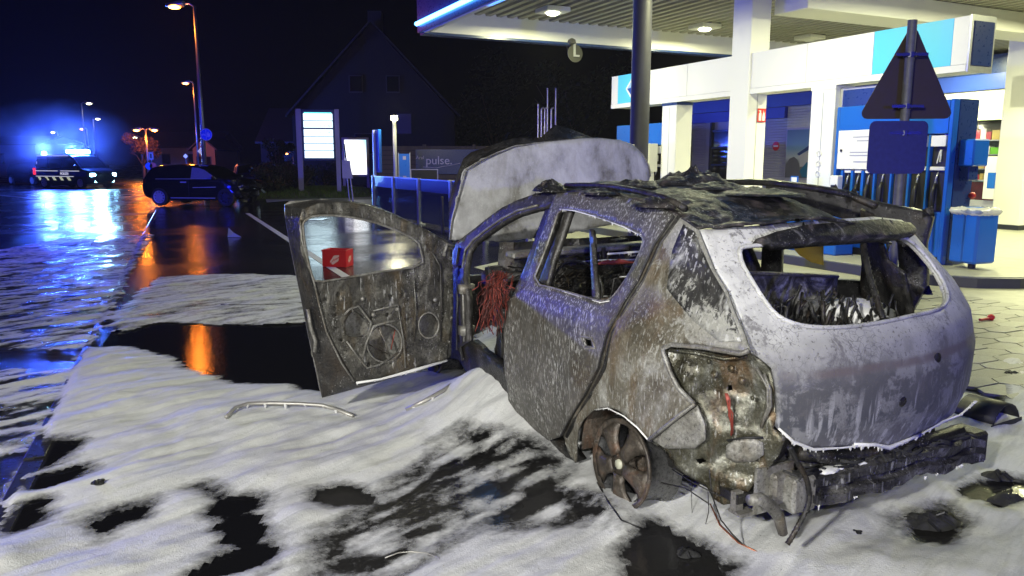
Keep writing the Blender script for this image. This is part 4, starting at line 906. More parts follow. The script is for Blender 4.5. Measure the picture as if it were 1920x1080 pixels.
def crosspanel(name, p0, p1, yf, off, mat, parent, ins=.07, seg=8, up=.035):
    m = MB(); d = Vector((p1[0] - p0[0], p1[1] - p0[1])); nrm = Vector((-d.y, d.x)).normalized() * off
    for j in range(6):
        f = j / 5; x = p0[0] + d.x * f; z = p0[1] + d.y * f; y = yf(x, z) - ins
        for k in range(seg + 1): s = 1 - 2 * k / seg; m.v.append((x + nrm.x, y * s, z + nrm.y + up * (1 - s * s)))
    for j in range(5):
        for k in range(seg): a = j * (seg + 1) + k; m.f.append((a, a + 1, a + seg + 2, a + seg + 1))
    obj(name, m, mat, parent, True)
def arch(cx0, r, z0, n=9): return [(cx0 + r * math.cos(math.pi * k / n), z0 + r * math.sin(math.pi * k / n)) for k in range(n + 1)]
M_CARBLACK = plain("black_car_paint", (.006, .007, .012), .16, spec=.6, bmp=0, coat=.6); M_CARBLUE = plain("blue_car_paint", (.02, .05, .12), .2, bmp=0, coat=.5); M_CARSILV = plain("police_silver_paint", (.03, .034, .045), .3, .4, bmp=0); M_POLB = plain("police_blue_band", (.01, .025, .18), .3, bmp=0)
M_TAIL = glow("red_tail_light", (1, .03, .02), 1.2, (.4, .01, .01))
# dark hatchback with a smashed nose (x forward)
hb = thing("black_hatchback", "dark hatchback with a smashed front end standing across the kerb line", "car", (*at_z(386, 384)[:2], 0), R(-9))
prof = [(-2.02, .42), (-2.08, .62), (-2.0, .92), (-1.86, 1.08), (-1.62, 1.36), (-1.35, 1.43), (-.6, 1.48), (.1, 1.46), (.45, 1.38), (1.05, 1.02), (1.30, .97), (1.85, .90), (2.12, .78), (2.08, .60), (1.93, .50), (1.98, .36), (1.74, .27)] + arch(1.32, .36, .27) + [(.9, .2), (-.86, .2)] + arch(-1.28, .36, .27) + [(-1.8, .3)]
shell_o, yf = shell("body", prof, None, .88, M_CARBLACK, hb)
me = shell_o.data
for vtx in me.vertices:                                                # crumpled bonnet and wing
    if vtx.co.x > 1.15:
        k = min(1, (vtx.co.x - 1.15) / .6); p = vtx.co
        vtx.co.x -= k * (.10 + .35 * (float(vnoise(p.y * 5 + 9, p.z * 7)) - .3)); vtx.co.z += k * .16 * (float(vnoise(p.x * 6, p.y * 6 + 4)) - .55); vtx.co.y += k * .14 * (float(vnoise(p.x * 7, p.z * 8 + 3)) - .5)
sidepanel("side_window", [(-.02, .97), (.98, .99), (.52, 1.28), (.25, 1.37), (-.02, 1.39)], yf, .004, plain("lit_look_side_glass", (.22, .22, .30), .3, spec=.8, bmp=0), hb); sidepanel("side_window", [(-.10, .97), (-.10, 1.39), (-.8, 1.39), (-1.35, 1.28), (-1.45, 1.04), (-1.2, .98)], yf, .004, M_TINT, hb)  # front side window's lit look put into a paler glass colour
crosspanel("windscreen", (.47, 1.37), (1.03, 1.03), yf, .008, M_TINT, hb); crosspanel("rear_window", (-1.86, 1.1), (-1.64, 1.34), yf, .008, M_TINT, hb)
sidepanel("tail_light", [(-2.03, .82), (-1.82, .84), (-1.83, .96), (-1.97, .97)], yf, .008, plain("dark_red_lens", (.2, .01, .015), .2), hb, .06)
sidepanel("door_handle", [(-.42, .84), (-.18, .84), (-.18, .88), (-.42, .88)], yf, .02, M_CHROME, hb, .1)
sidepanel("door_seam", [(-.12, .3), (-.105, .3), (-.105, .95), (-.12, .95)], yf, .003, M_BLACK, hb, .1); sidepanel("highlight_strip", [(.05, .66), (.95, .68), (.95, .70), (.05, .68)], yf, .008, M_CHROME, hb, .12); sidepanel("window_trim", [(-1.4, .965), (.98, .975), (.98, .99), (-1.4, .98)], yf, .006, M_CHROME, hb, .12)  # bright strip along the front door stands in for a body highlight
sidepanel("sill_trim", [(-.85, .28), (.9, .28), (.9, .31), (-.85, .31)], yf, .006, M_CHROME, hb, .15)
for s in (1, -1):
    m = MB(); m.ball((.92, s * .98, 1.02), .1, 2, sc=(.7, 1, .7)); obj("wing_mirror", m, M_CARBLACK, hb, True); wheel(hb, -1.28, s * .80, .325, s); wheel(hb, 1.30, s * .79, .325, s, rim=M_BLACK)
mb = MB(); r_ = random.Random(4)
for k in range(26):
    c_ = Vector((r_.uniform(1.45, 2.05), r_.uniform(-.85, .85), r_.uniform(.2, .85))); mb.box(-.14, .14, -.09, .09, -.012, .012, Matrix.Translation(c_) @ Matrix.Rotation(r_.uniform(0, 3), 4, 'X') @ Matrix.Rotation(r_.uniform(0, 3), 4, 'Y'))
obj("torn_bumper", mb, M_BLACK, hb); box("engine_block", 1.2, 1.75, -.5, .5, .3, .75, M_GALV, hb, .04)
# parked blue car partly behind the hatchback
pc = thing("parked_car", "dim blue car parked nose out beyond the smashed hatchback", "car", (*at_y(474, 300, 37)[:2], 0), R(-68))
prof2 = [(-2.05, .4), (-2.1, .65), (-2.0, .95), (-1.55, 1.38), (-.4, 1.48), (.3, 1.42), (1.0, 1.0), (1.9, .85), (2.12, .68), (2.1, .4), (1.72, .25)] + arch(1.3, .36, .27) + [(.9, .2), (-.86, .2)] + arch(-1.28, .36, .27) + [(-1.8, .28)]
_, yf2 = shell("body", prof2, None, .87, M_CARBLUE, pc)
sidepanel("side_window", [(-1.3, 1.0), (.85, 1.02), (.3, 1.36), (-.4, 1.4), (-1.2, 1.33)], yf2, .004, M_TINT, pc); crosspanel("windscreen", (.34, 1.39), (.98, 1.03), yf2, .008, M_TINT, pc)
for s in (1, -1): wheel(pc, -1.28, s * .79, .32, s); wheel(pc, 1.3, s * .79, .32, s); box("headlight", 1.95, 2.1, s * .62 - .16, s * .62 + .16, .66, .80, M_CHROME, pc, .03)
# police van
vx, vy, _ = at_z(143, 352); pvn = thing("police_van", "police van with flashing blue beacons and lit headlights on the wet road", "van", (vx, vy, -.02), R(-23))
prof3 = [(-2.4, .38), (-2.44, .7), (-2.42, 1.1), (-2.3, 1.9), (-2.1, 1.97), (.6, 1.97), (.95, 1.88), (1.75, 1.18), (2.25, 1.02), (2.42, .85), (2.44, .4), (2.05, .25)] + arch(1.6, .38, .27) + [(1.1, .22), (-1.0, .22)] + arch(-1.45, .38, .27) + [(-2.0, .28)]
_, yf3 = shell("body", prof3, None, .95, M_CARSILV, pvn, tumble=.16, belt=1.15)
for a, b2 in ((-2.2, -1.15), (-1.05, .1)): sidepanel("side_window", [(a, 1.2), (b2, 1.2), (b2, 1.75), (a + .08, 1.75)], yf3, .004, M_TINT, pvn)
sidepanel("side_window", [(.2, 1.2), (1.55, 1.2), (.95, 1.74), (.2, 1.75)], yf3, .004, M_TINT, pvn); crosspanel("windscreen", (1.0, 1.84), (1.72, 1.22), yf3, .01, M_TINT, pvn)
sidepanel("blue_band", [(-2.38, .72), (2.1, .72), (2.1, 1.02), (-2.36, 1.02)], yf3, .004, M_POLB, pvn)
M_REFL = glow("glowing_white_marking", (.85, .85, .9), .8); M_REFY = glow("glowing_yellow_marking", (.75, .8, .35), .5)  # emission stands in for light thrown back by the van's markings
sidepanel("reflective_strip", [(-2.36, 1.02), (-.2, 1.02), (-.2, 1.05), (-2.36, 1.05)], yf3, .006, M_REFL, pvn); sidepanel("reflective_strip", [(.0, 1.02), (1.6, 1.02), (1.6, 1.05), (.0, 1.05)], yf3, .006, M_REFL, pvn); sidepanel("reflective_strip", [(-2.38, .70), (1.1, .70), (1.1, .73), (-2.38, .73)], yf3, .007, M_REFL, pvn)
for k in range(5): a = -2.0 + k * .62; sidepanel("slanted_mark", [(a, .68), (a + .24, .68), (a + .40, .48), (a + .16, .48)], yf3, .006, M_REFY, pvn)
sidepanel("reflective_strip", [(-2.2, 1.9), (.6, 1.9), (.6, 1.93), (-2.2, 1.93)], yf3, .006, M_REFL, pvn)
Mt = Matrix.Translation((.35, -.97, .87)) @ Matrix.Rotation(R(90), 4, 'X'); text("lettering", "POLIZEI", .20, M_REFL, pvn, Mt, .004)
Mt = Matrix.Translation((-1.85, -.885, 1.5)) @ Matrix.Rotation(R(83), 4, 'X'); text("window_code", "1-310", .22, M_REFL, pvn, Mt, .004)
M_BEAC = glow("flashing_beacon", (.10, .42, 1), 150); M_HEAD = glow("lit_headlamp", (.35, .75, 1), 45)
box("light_bar", .25, .6, -.72, .72, 2.0, 2.06, M_CARSILV, pvn, .02)
for k, yy in enumerate((-.5, 0, .5)): box("beacon", .24, .61, yy - .19, yy + .19, 2.062, 2.26, M_BEAC, pvn, .05)
m = MB(); m.lathe([(0, 1.98), (.13, 1.98), (.12, 2.13), (0, 2.18)], 18, Matrix.Translation((-2.0, -.4, 0))); obj("beacon", m, M_BEAC, pvn, True)
for s in (1, -1):
    box("headlight", 2.28, 2.46, s * .70 - .15, s * .70 + .15, .72, .90, M_HEAD, pvn, .04); box("tail_light", -2.44, -2.3, s * .84 - .07, s * .84 + .07, .8, 1.2, M_TAIL, pvn, .02); wheel(pvn, -1.45, s * .86, .34, s, 7); wheel(pvn, 1.6, s * .86, .34, s, 7)
    m = MB(); m.ball((1.45, s * 1.08, 1.25), .13, 2, sc=(.6, 1, 1.2)); obj("wing_mirror", m, M_BLACK, pvn, True)
box("fog_light", 2.40, 2.46, -.66, -.44, .38, .5, M_HEAD, pvn, .02); box("fog_light", 2.40, 2.46, .44, .66, .38, .5, M_HEAD, pvn, .02)
for k, (dx, dy, dz, pw) in enumerate(((.4, -.3, 2.45, 7000), (-2.0, -.4, 2.4, 7000 * .6))):
    p = Matrix.Translation((vx, vy, 0)) @ Matrix.Rotation(R(-23), 4, 'Z') @ Vector((dx, dy, dz)); lamp("van_beacon_light", 'POINT', p, pw, (.04, .10, 1), .22)
p = Matrix.Translation((vx, vy, 0)) @ Matrix.Rotation(R(-23), 4, 'Z') @ Vector((2.65, -.5, .8)); lamp("van_headlight_beam", 'SPOT', p, 7000 * .5, (.3, .65, 1), .1, aim=(vx + 14, vy - 16, -.3), spot=60)
# another dark car standing in the steam behind the van
dc = thing("dark_car", "dark car half hidden in steam behind the police van", "car", (*at_z(66, 346)[:2], -.02), R(-30))
_, yf4 = shell("body", prof2, None, .87, M_CARBLACK, dc); sidepanel("side_window", [(-1.3, 1.0), (.85, 1.02), (.3, 1.36), (-.4, 1.4), (-1.2, 1.33)], yf4, .004, M_TINT, dc)
for s in (1, -1): wheel(dc, -1.28, s * .79, .32, s); wheel(dc, 1.3, s * .79, .32, s)
# steam drifting across the road
ms = bpy.data.materials.new("steam"); ms.use_nodes = True; t = ms.node_tree; t.nodes.remove(t.nodes["Principled BSDF"])
pvv = t.nodes.new("ShaderNodeVolumePrincipled"); v = coord(t); pvv.inputs['Color'].default_value = (.9, .9, .95, 1)
L_ = N(t, "VectorMath", _operation='LENGTH'); t.links.new(coord(t, (.21, .25, .37)), L_.inputs[0])
fall = ramp(t, L_.outputs['Value'], [(.25, 1.), (1., 0.)]); dn = math_(t, 'MULTIPLY', ramp(t, noise(t, v, .55, 5, .6, .8), [(.38, 0.), (.7, 1.)]), fall); t.links.new(math_(t, 'MULTIPLY', dn, .060), pvv.inputs['Density'])
t.links.new(pvv.outputs[0], t.nodes["Material Output"].inputs['Volume'])
sx, sy, _ = at_z(38, 352); m = MB(); m.ball((0, 0, 0), 1, 3, sc=(4.8, 4.0, 2.7)); so = obj("steam", m, ms, None, kind='stuff', loc=(sx + 2.3, sy + .2, 2.66)); tag(so, "pale steam drifting low over the road beside the police van", "steam", kind='stuff')
# crate, litter
cr = thing("beer_crate", "red crate with a pale hand shaped mark standing on the wet forecourt", "crate", (*at_z(634, 499)[:2], .002), R(-14))
bw_, bd_, bh_ = .40, .27, .27
M_CRATE = plain("red_crate_plastic", (.42, .008, .012), .35, var=.1, bmp=.05)
for nm, a in (("side_wall", (-bw_ / 2, bw_ / 2, -bd_ / 2, -bd_ / 2 + .015)), ("side_wall", (-bw_ / 2, bw_ / 2, bd_ / 2 - .015, bd_ / 2)), ("end_wall", (-bw_ / 2, -bw_ / 2 + .015, -bd_ / 2 + .016, bd_ / 2 - .016)), ("end_wall", (bw_ / 2 - .015, bw_ / 2, -bd_ / 2 + .016, bd_ / 2 - .016))): box(nm, *a, 0.0, bh_, M_CRATE, cr, .004)
box("bottom", -bw_ / 2 + .016, bw_ / 2 - .016, -bd_ / 2 + .016, bd_ / 2 - .016, .01, .03, M_CRATE, cr); box("rim", -bw_ / 2 - .006, bw_ / 2 + .006, -bd_ / 2 - .006, -bd_ / 2 - .0005, bh_ - .03, bh_, M_CRATE, cr)
M_MARK = plain("pale_print", (.55, .35, .33), .5)
XZc = Matrix(((1, 0, 0, 0), (0, 0, -1, -bd_ / 2), (0, 1, 0, .12), (0, 0, 0, 1)))
def mark(cx0, cz0, s, Mx):
    m = MB(); pts = []
    for k in range(26):
        a = 2 * math.pi * k / 26; q = 1 + (.10 * math.cos(5 * a)); X0, Z0 = s * 1.05 * q * math.cos(a), s * .58 * q * math.sin(a); pts.append((cx0 + X0 * .72 - Z0 * .69, cz0 + X0 * .69 + Z0 * .72))
    m.prism(pts, .0075, .009, Mx); obj("mark", m, M_MARK, cr)
    m = MB()
    for k in (-.5, 0., .5): m.prism([(cx0 + s * (k * .9 - .02 - .25), cz0 - s * .28 + k * s * .5), (cx0 + s * (k * .9 + .1 - .25), cz0 - s * .28 + k * s * .5), (cx0 + s * (k * .9 + .42), cz0 + s * .32 + k * s * .35), (cx0 + s * (k * .9 + .3), cz0 + s * .34 + k * s * .35)], .0095, .0105, Mx)
    obj("mark_fingers", m, M_CRATE, cr)
mark(.02, .0, .088, XZc); YZc = Matrix(((0, 0, 1, bw_ / 2 - .006), (1, 0, 0, 0), (0, 1, 0, .12), (0, 0, 0, 1))); mark(.0, .0, .06, YZc)
def scrap(name, label, cat, px, py, pts, mat, rz=0, h=.0):
    o = thing(name, label, cat, (*at_z(px, py)[:2], .006), rz); m = MB(); n_ = len(pts)
    m.v = [(a, b2, c_) for a, b2, c_ in pts] + [(a, b2, c_ + .004) for a, b2, c_ in pts]; m.f = [tuple(range(n_))[::-1], tuple(range(n_, 2 * n_))] + [(i, (i + 1) % n_, n_ + (i + 1) % n_, n_ + i) for i in range(n_)]; obj("sheet", m, mat, o); return o
scrap("paper_scrap", "folded pale paper scrap on the dark forecourt beside the parking line", "litter", 438, 445, [(-.13, 0, .0), (.18, -.03, 0), (.0, .02, .09), (-.11, .03, .20)], plain("wet_paper", (.6, .6, .7), .5))
scrap("flat_scrap", "flat pale plastic scrap on the forecourt behind the open door window", "litter", 588, 412, [(-.35, -.1, 0), (.3, -.2, 0), (.36, .3, .02), (-.2, .42, .0)], plain("wet_plastic", (.25, .27, .35), .15))
M_SILVER = plain("dirty_trim", (.34, .33, .30), .4, .4, var=.3, scale=20)
def strip(name, label, cat, pts, r, mat, drips=0, z=.05):
    o = thing(name, label, cat, (*at_z(*pts[0][:2])[:2], 0)); x0, y0, _ = at_z(*pts[0][:2]); P = []
    for i, p in enumerate(pts): q = on_foam(p[0], p[1], r * .6 + .35 * max(0, (p[2] if len(p) > 2 else z) - .05)); P.append((q[0] - x0, q[1] - y0, q[2]))
    m = MB(); m.tube(P, r, 7); obj("strip", m, mat, o, True)
    if drips:
        m = MB(); r_ = random.Random(3)
        for k in range(drips):
            f = (k + .5) / drips * (len(P) - 1); i = int(f); q = Vector(P[i]).lerp(Vector(P[min(i + 1, len(P) - 1)]), f - i); h = r_.uniform(.4, 1.) * .05
            m.lathe([(r * 1.2, .0), (r * .7, -h * .5), (0, -h)], 6, Matrix.Translation(q))
        obj("foam_drips", m, M_FOAM, o, True, kind='stuff')
    return o
strip("door_seal", "curved burnt door seal with foam drips lying on the foam before the open door", "seal", [(424, 782, .06), (440, 765, .10), (465, 757, .12), (510, 756, .13), (560, 757, .13), (605, 760, .11), (635, 769, .08), (662, 780, .05)], .013, M_SILVER, 9)
strip("trim_strip", "long pale trim strip lying from the door sill across the foam", "strip", [(918, 690, .13), (890, 700, .13), (860, 712, .12), (830, 733, .11), (790, 755, .09), (762, 768, .06)], .014, M_SILVER, 5)
strip("wire", "thin dark wire lying on the grey foam left of the open door", "wire", [(414, 571, .02), (450, 572, .02), (520, 570, .02), (570, 568, .02)], .006, M_BLACK)
strip("wire", "fine pale wire loop at the bottom edge of the dark puddle", "wire", [(722, 1046, .04), (745, 1037, .05), (770, 1034, .05), (800, 1037, .05), (822, 1046, .05), (832, 1062, .04)], .003, M_SILVER)
strip("wire", "thin wire running from the burnt rear wheel over the wet ground", "wire", [(1120, 905, .04), (1140, 940, .03), (1165, 975, .03), (1200, 990, .03)], .004, M_BLACK)
strip("copper_wire", "thin copper wire on the foam under the rear bumper beam", "wire", [(1332, 945, .12), (1350, 985, .05), (1385, 1018, .04), (1420, 1035, .04)], .004, plain("copper", (.35, .12, .06), .4, .6))
M_CHAR = burnt("charred_debris", [(.3, (.012, .012, .013)), (.55, (.03, .03, .03)), (.75, (.10, .10, .10))], 14, bmp=.9, rough=.85, metal=0, grit=.5)
def debris(label, px, py, s, seed, z=.02, n=5):
    o = thing("charred_debris", label, "debris", (*at_z(px, py)[:2], z), 0, "charred lumps on the foam"); r_ = random.Random(seed); m = MB()
    rough_mound(m, (0, 0, 0), s * 1.6, s * 1.2, s * .5, seed); obj("lump", m, M_CHAR, o, True); m = MB()
    for k in range(4): a = r_.uniform(0, 6.3); m.tube([(0, 0, .2 * s), (math.cos(a) * s * .8, math.sin(a) * s * .8, s * r_.uniform(.2, .7)), (math.cos(a + .4) * s * 1.5, math.sin(a + .4) * s * 1.5, s * .1)], .006, 5)
    obj("wire_end", m, M_BLACK, o)
debris("large charred lump in the shade at the car's near rear corner", 1740, 985, .075, 2); debris("charred lumps with a bent wire on the foam right of the bumper", 1870, 900, .05, 5); debris("charred lump on the greenish foam near the picture's right edge", 1890, 945, .055, 8); debris("small charred scrap right of the tailgate on the paving", 1895, 706, .04, 11)
debris("small dark crumb on the foam left of the dark puddles", 186, 922, .02, 14, .05); debris("small dark crumbs on the foam under the bumper beam", 1604, 1018, .016, 17, .05)
debris("charred scraps lying at the foam edge beside the burnt wheel", 1290, 1042, .03, 19, .01)
o = thing("red_fitting", "small dark red fitting on the pavers right of the tailgate", "fitting", (*at_z(1848, 607)[:2], .03), PH); m = MB(); m.tube([(-.10, 0, .02), (.05, 0, .02)], .014, 10); obj("rod", m, M_RED, o); m = MB(); m.ball((.08, 0, .03), .035, 2); obj("end_cap", m, M_RED, o, True)
o = thing("wheel_arch_liner", "curved black liner piece standing beside the car's far rear corner", "car part", (*at_z(1848, 796)[:2], .0), R(30)); m = MB()
for k in range(9):
    a = math.pi * (.12 + .76 * k / 8)
    for yy in (-.12, .12): m.v.append((.16 * math.cos(a), yy, .17 * math.sin(a)))
for k in range(8): m.f.append((2 * k, 2 * k + 1, 2 * k + 3, 2 * k + 2))
obj("liner", m, M_BLACK, o, True, solid=.008); m = MB(); m.box(-.17, .17, -.125, -.12, -.02, .06); obj("flange", m, M_BLACK, o)
# damp night air that carries the glow of the beacons
mh = bpy.data.materials.new("night_haze"); mh.use_nodes = True; t = mh.node_tree; t.nodes.remove(t.nodes["Principled BSDF"])
pvh = t.nodes.new("ShaderNodeVolumePrincipled"); pvh.inputs['Density'].default_value = .00034; pvh.inputs['Color'].default_value = (.9, .9, .95, 1); t.links.new(pvh.outputs[0], t.nodes["Material Output"].inputs['Volume'])
m = MB(); m.box(-225, 225, -45, 265, -1.2, 16); obj("haze", m, mh, None, kind='stuff')
# ================================================================== the burnt-out car (x forward, y to its left, origin under the rear axle)
CX, CY, YAW = 1.25, 3.80, R(116)
car = thing("burnt_car", "burnt out hatchback with raised bonnet and open front door in the foam", "car", (CX, CY, 0), YAW)
_c, _s = math.cos(YAW), math.sin(YAW)
def tocar(p): p = np.asarray(p, float); a = p[..., 0] - CX; b = p[..., 1] - CY; return np.stack([a * _c + b * _s, -a * _s + b * _c, p[..., 2]], -1)
O_ = tocar(np.array([0., 0, CH])); TS = np.linspace(1.2, 9, 2400)
def hit(px, py, f):
    d = ray(px, py); D = np.array([d[0] * _c + d[1] * _s, -d[0] * _s + d[1] * _c, d[2]])
    P = O_ + TS[:, None] * D; v = f(P[:, 0], P[:, 1], P[:, 2]); k = np.nonzero((v[:-1] > 0) & (v[1:] <= 0))[0]
    if len(k): k = k[0]; w_ = v[k] / (v[k] - v[k + 1]); return P[k] * (1 - w_) + P[k + 1] * w_
    return P[np.argmin(np.abs(v))]
def S(x, z):
    y = .86 - .15 * np.clip((.25 - x) / .85, 0, 1) ** 2 - .12 * np.clip((x - 2.0) / .9, 0, 1) ** 2
    y = y + .012 * np.sin(np.clip((z - .35) / .6, 0, 1) * math.pi) - .22 * np.clip(.38 - z, 0, 1)
    z1 = np.clip(z - .93, 0, 9); return y - .02 * np.clip((z - .86) / .1, 0, 1) - .40 * z1 - .9 * np.clip(z - 1.32, 0, 1) ** 2
_RZ = np.array([.2, .42, .55, .75, .90, 1.0, 1.33, 1.5]); _RX = np.array([-.62, -.68, -.73, -.745, -.70, -.62, -.34, -.16])
def Rr(y, z): return np.interp(z, _RZ, _RX) + .28 * np.abs(y) ** 2.4
fS = lambda x, y, z: y - S(x, z)
fR = lambda x, y, z: Rr(y, z) - x
def side(px): return [(q[0], q[2]) for q in (hit(a, b, fS) for a, b in px)]
def rear(px): return [(q[1], q[2]) for q in (hit(a, b, fR) for a, b in px)]
mapS = lambda off=0: (lambda x, z, d: (x, float(S(x, z)) + d + off, z))
mapSr = lambda off=0: (lambda x, z, d: (x, -float(S(x, z)) - d - off, z))
mapR = lambda off=0: (lambda y, z, d: (float(Rr(y, z)) - d - off, y, z))
def smooth(P, it=2):
    for _ in range(it):
        Q = []
        for i, p in enumerate(P): q = P[(i + 1) % len(P)]; Q += [(p[0] * .75 + q[0] * .25, p[1] * .75 + q[1] * .25), (p[0] * .25 + q[0] * .75, p[1] * .25 + q[1] * .75)]
        P = Q
    return P
# ---- scorched surfaces
SOOT = (.012, .012, .012)
B_DOOR = burnt("scorched_rear_door", [(.28, (.055, .052, .045)), (.46, (.115, .11, .096)), (.62, (.165, .155, .138)), (.78, (.26, .25, .23))], 4.5, streak=.75, streak_col=(.52, .52, .50), sscale=(115, 115, 24), thr=.555, rough=.5, bmp=.35, specks=.5, tint=(.10, .07, .035))
B_QUART = burnt("scorched_quarter_panel", [(.30, (.04, .036, .026)), (.42, (.115, .10, .072)), (.54, (.20, .185, .145)), (.64, (.36, .355, .32))], 4.2, streak=.6, streak_col=(.5, .5, .47), sscale=(110, 110, 28), thr=.57, rough=.5, bmp=.5, specks=.4, tint=(.17, .10, .04), dist=1.3, tamt=.55, grit=.45, pale=(-1.6, 1.3, -1.30, 15, 2.4), pale_col=(.36, .355, .32))
B_PILLAR = burnt("scorched_pillar", [(.3, (.02, .019, .018)), (.5, (.06, .055, .05)), (.64, (.13, .125, .12)), (.8, (.30, .30, .30))], 7, streak=.5, thr=.63, rough=.45, bmp=.5, specks=.5)
B_ROOF = burnt("charred_roof", [(.36, (.006, .006, .007)), (.52, (.022, .021, .022)), (.60, (.07, .068, .065)), (.66, (.24, .235, .23)), (.74, (.05, .045, .04))], 10, rough=.55, bmp=.8, specks=.75, stretch=(.6, 1, 1), tint=(.15, .12, .11), dist=1.6, grit=.5)
B_HOOD = burnt("bare_grey_bonnet", [(.33, (.04, .038, .035)), (.39, (.17, .165, .145)), (.47, (.29, .29, .285)), (.62, (.43, .43, .43))], 4.0, rough=.5, bmp=.3, specks=.3, metal=.1, tint=(.20, .19, .14), dist=.25, grit=.12, tamt=.45)
B_DARK = burnt("sooty_steel", [(.3, (.008, .008, .008)), (.5, (.025, .024, .023)), (.66, (.07, .066, .06)), (.8, (.18, .175, .165))], 8, rough=.42, bmp=.8, specks=.45, tint=(.06, .04, .022))
B_INNER = burnt("scorched_inner_door", [(.3, (.016, .015, .014)), (.45, (.06, .056, .047)), (.58, (.145, .138, .115)), (.70, (.33, .32, .28))], 7.5, streak=.55, thr=.62, rough=.4, bmp=.8, specks=.6, tint=(.16, .11, .045), dist=1.2)
B_BAY = burnt("scorched_lamp_bay", [(.3, (.025, .022, .015)), (.46, (.085, .08, .052)), (.6, (.15, .15, .12)), (.74, (.36, .36, .33))], 6, streak=.5, thr=.62, rough=.28, metal=.5, grit=.3, bmp=.55, specks=.5, tint=(.20, .09, .02), dist=1.6)
B_PLATE = burnt("pale_scorched_plate", [(.3, (.10, .095, .08)), (.5, (.28, .27, .24)), (.7, (.44, .44, .41))], 9, rough=.4, bmp=.5, specks=.4, tint=(.14, .10, .05))
B_RUST = burnt("rusty_alloy", [(.3, (.04, .034, .027)), (.5, (.10, .082, .064)), (.64, (.19, .165, .135)), (.76, (.40, .37, .33))], 9, rough=.45, metal=.35, bmp=.5, specks=.3, tint=(.16, .07, .03))
B_GREYRIM = burnt("grey_rim_barrel", [(.3, (.05, .05, .05)), (.55, (.13, .13, .13)), (.75, (.22, .22, .22))], 7, rough=.35, metal=.4, bmp=.3)
B_SEAT = burnt("mottled_seat_steel", [(.34, (.015, .015, .015)), (.45, (.08, .077, .07)), (.53, (.27, .265, .25)), (.62, (.55, .55, .53))], 7, rough=.5, bmp=.7, specks=.4, dist=1.4, tint=(.12, .09, .05))
B_BEAM = burnt("scorched_bumper_beam", [(.32, (.012, .012, .012)), (.46, (.05, .048, .045)), (.56, (.15, .145, .135)), (.68, (.40, .40, .38))], 6, streak=.5, thr=.6, rough=.38, metal=.35, bmp=1., specks=.6, stretch=(1, .5, 1), dist=1.6)
M_COPPER2 = plain("dark_copper_wire", (.09, .022, .018), .5, .3, var=.5, scale=30)
M_COPPER = plain("burnt_copper_wire", (.26, .045, .03), .45, .35, var=.45, scale=30)
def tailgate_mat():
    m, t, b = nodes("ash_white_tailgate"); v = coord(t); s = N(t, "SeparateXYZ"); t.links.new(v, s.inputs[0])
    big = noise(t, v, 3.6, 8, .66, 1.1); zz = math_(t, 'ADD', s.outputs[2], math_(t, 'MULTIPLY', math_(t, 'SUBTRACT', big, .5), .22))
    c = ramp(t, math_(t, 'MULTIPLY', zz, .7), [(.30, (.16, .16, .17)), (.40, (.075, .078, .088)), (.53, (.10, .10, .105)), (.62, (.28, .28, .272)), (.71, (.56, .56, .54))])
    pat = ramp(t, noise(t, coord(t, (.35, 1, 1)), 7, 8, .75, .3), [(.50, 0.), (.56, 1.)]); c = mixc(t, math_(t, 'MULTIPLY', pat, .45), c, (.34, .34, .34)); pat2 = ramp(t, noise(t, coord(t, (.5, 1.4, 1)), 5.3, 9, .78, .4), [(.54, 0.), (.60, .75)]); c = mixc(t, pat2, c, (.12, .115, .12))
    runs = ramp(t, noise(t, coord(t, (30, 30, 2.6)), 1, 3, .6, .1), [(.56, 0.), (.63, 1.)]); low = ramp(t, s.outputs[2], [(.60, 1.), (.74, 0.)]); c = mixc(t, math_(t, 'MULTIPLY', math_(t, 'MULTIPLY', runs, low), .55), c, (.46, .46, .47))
    vo = N(t, "TexVoronoi", Scale=34, _feature='DISTANCE_TO_EDGE'); nv = N(t, "TexNoise", Scale=9); t.links.new(v, nv.inputs['Vector']); wv = mixc(t, .12, (0, 0, 0), (0, 0, 0)); 
    mv = N(t, "Mix", _data_type='RGBA'); mv.inputs[0].default_value = .09; t.links.new(v, mv.inputs[6]); t.links.new(nv.outputs['Color'], mv.inputs[7]); t.links.new(mv.outputs[2], vo.inputs['Vector'])
    crk = math_(t, 'MULTIPLY', ramp(t, vo.outputs['Distance'], [(.0, 1.), (.05, 0.)]), ramp(t, noise(t, v, 4.3, 3), [(.50, 0.), (.60, .8)])); c = mixc(t, crk, c, (.10, .10, .11))
    sp = ramp(t, noise(t, v, 58, 4, .7), [(.60, 0.), (.64, .85)]); c = mixc(t, sp, c, (.12, .115, .11))
    band = math_(t, 'MULTIPLY', ramp(t, math_(t, 'ABSOLUTE', math_(t, 'SUBTRACT', s.outputs[2], .80)), [(.010, .85), (.024, 0.)]), ramp(t, noise(t, coord(t, (1, 1.2, 1)), 2.1, 2), [(.42, 0.), (.5, 1.)])); c = mixc(t, band, c, (.13, .11, .11))
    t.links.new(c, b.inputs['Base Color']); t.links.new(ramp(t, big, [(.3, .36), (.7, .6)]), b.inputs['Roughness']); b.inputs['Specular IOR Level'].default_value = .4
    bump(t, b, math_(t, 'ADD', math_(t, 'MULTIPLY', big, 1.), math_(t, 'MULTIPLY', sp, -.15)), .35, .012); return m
B_TAIL = tailgate_mat()
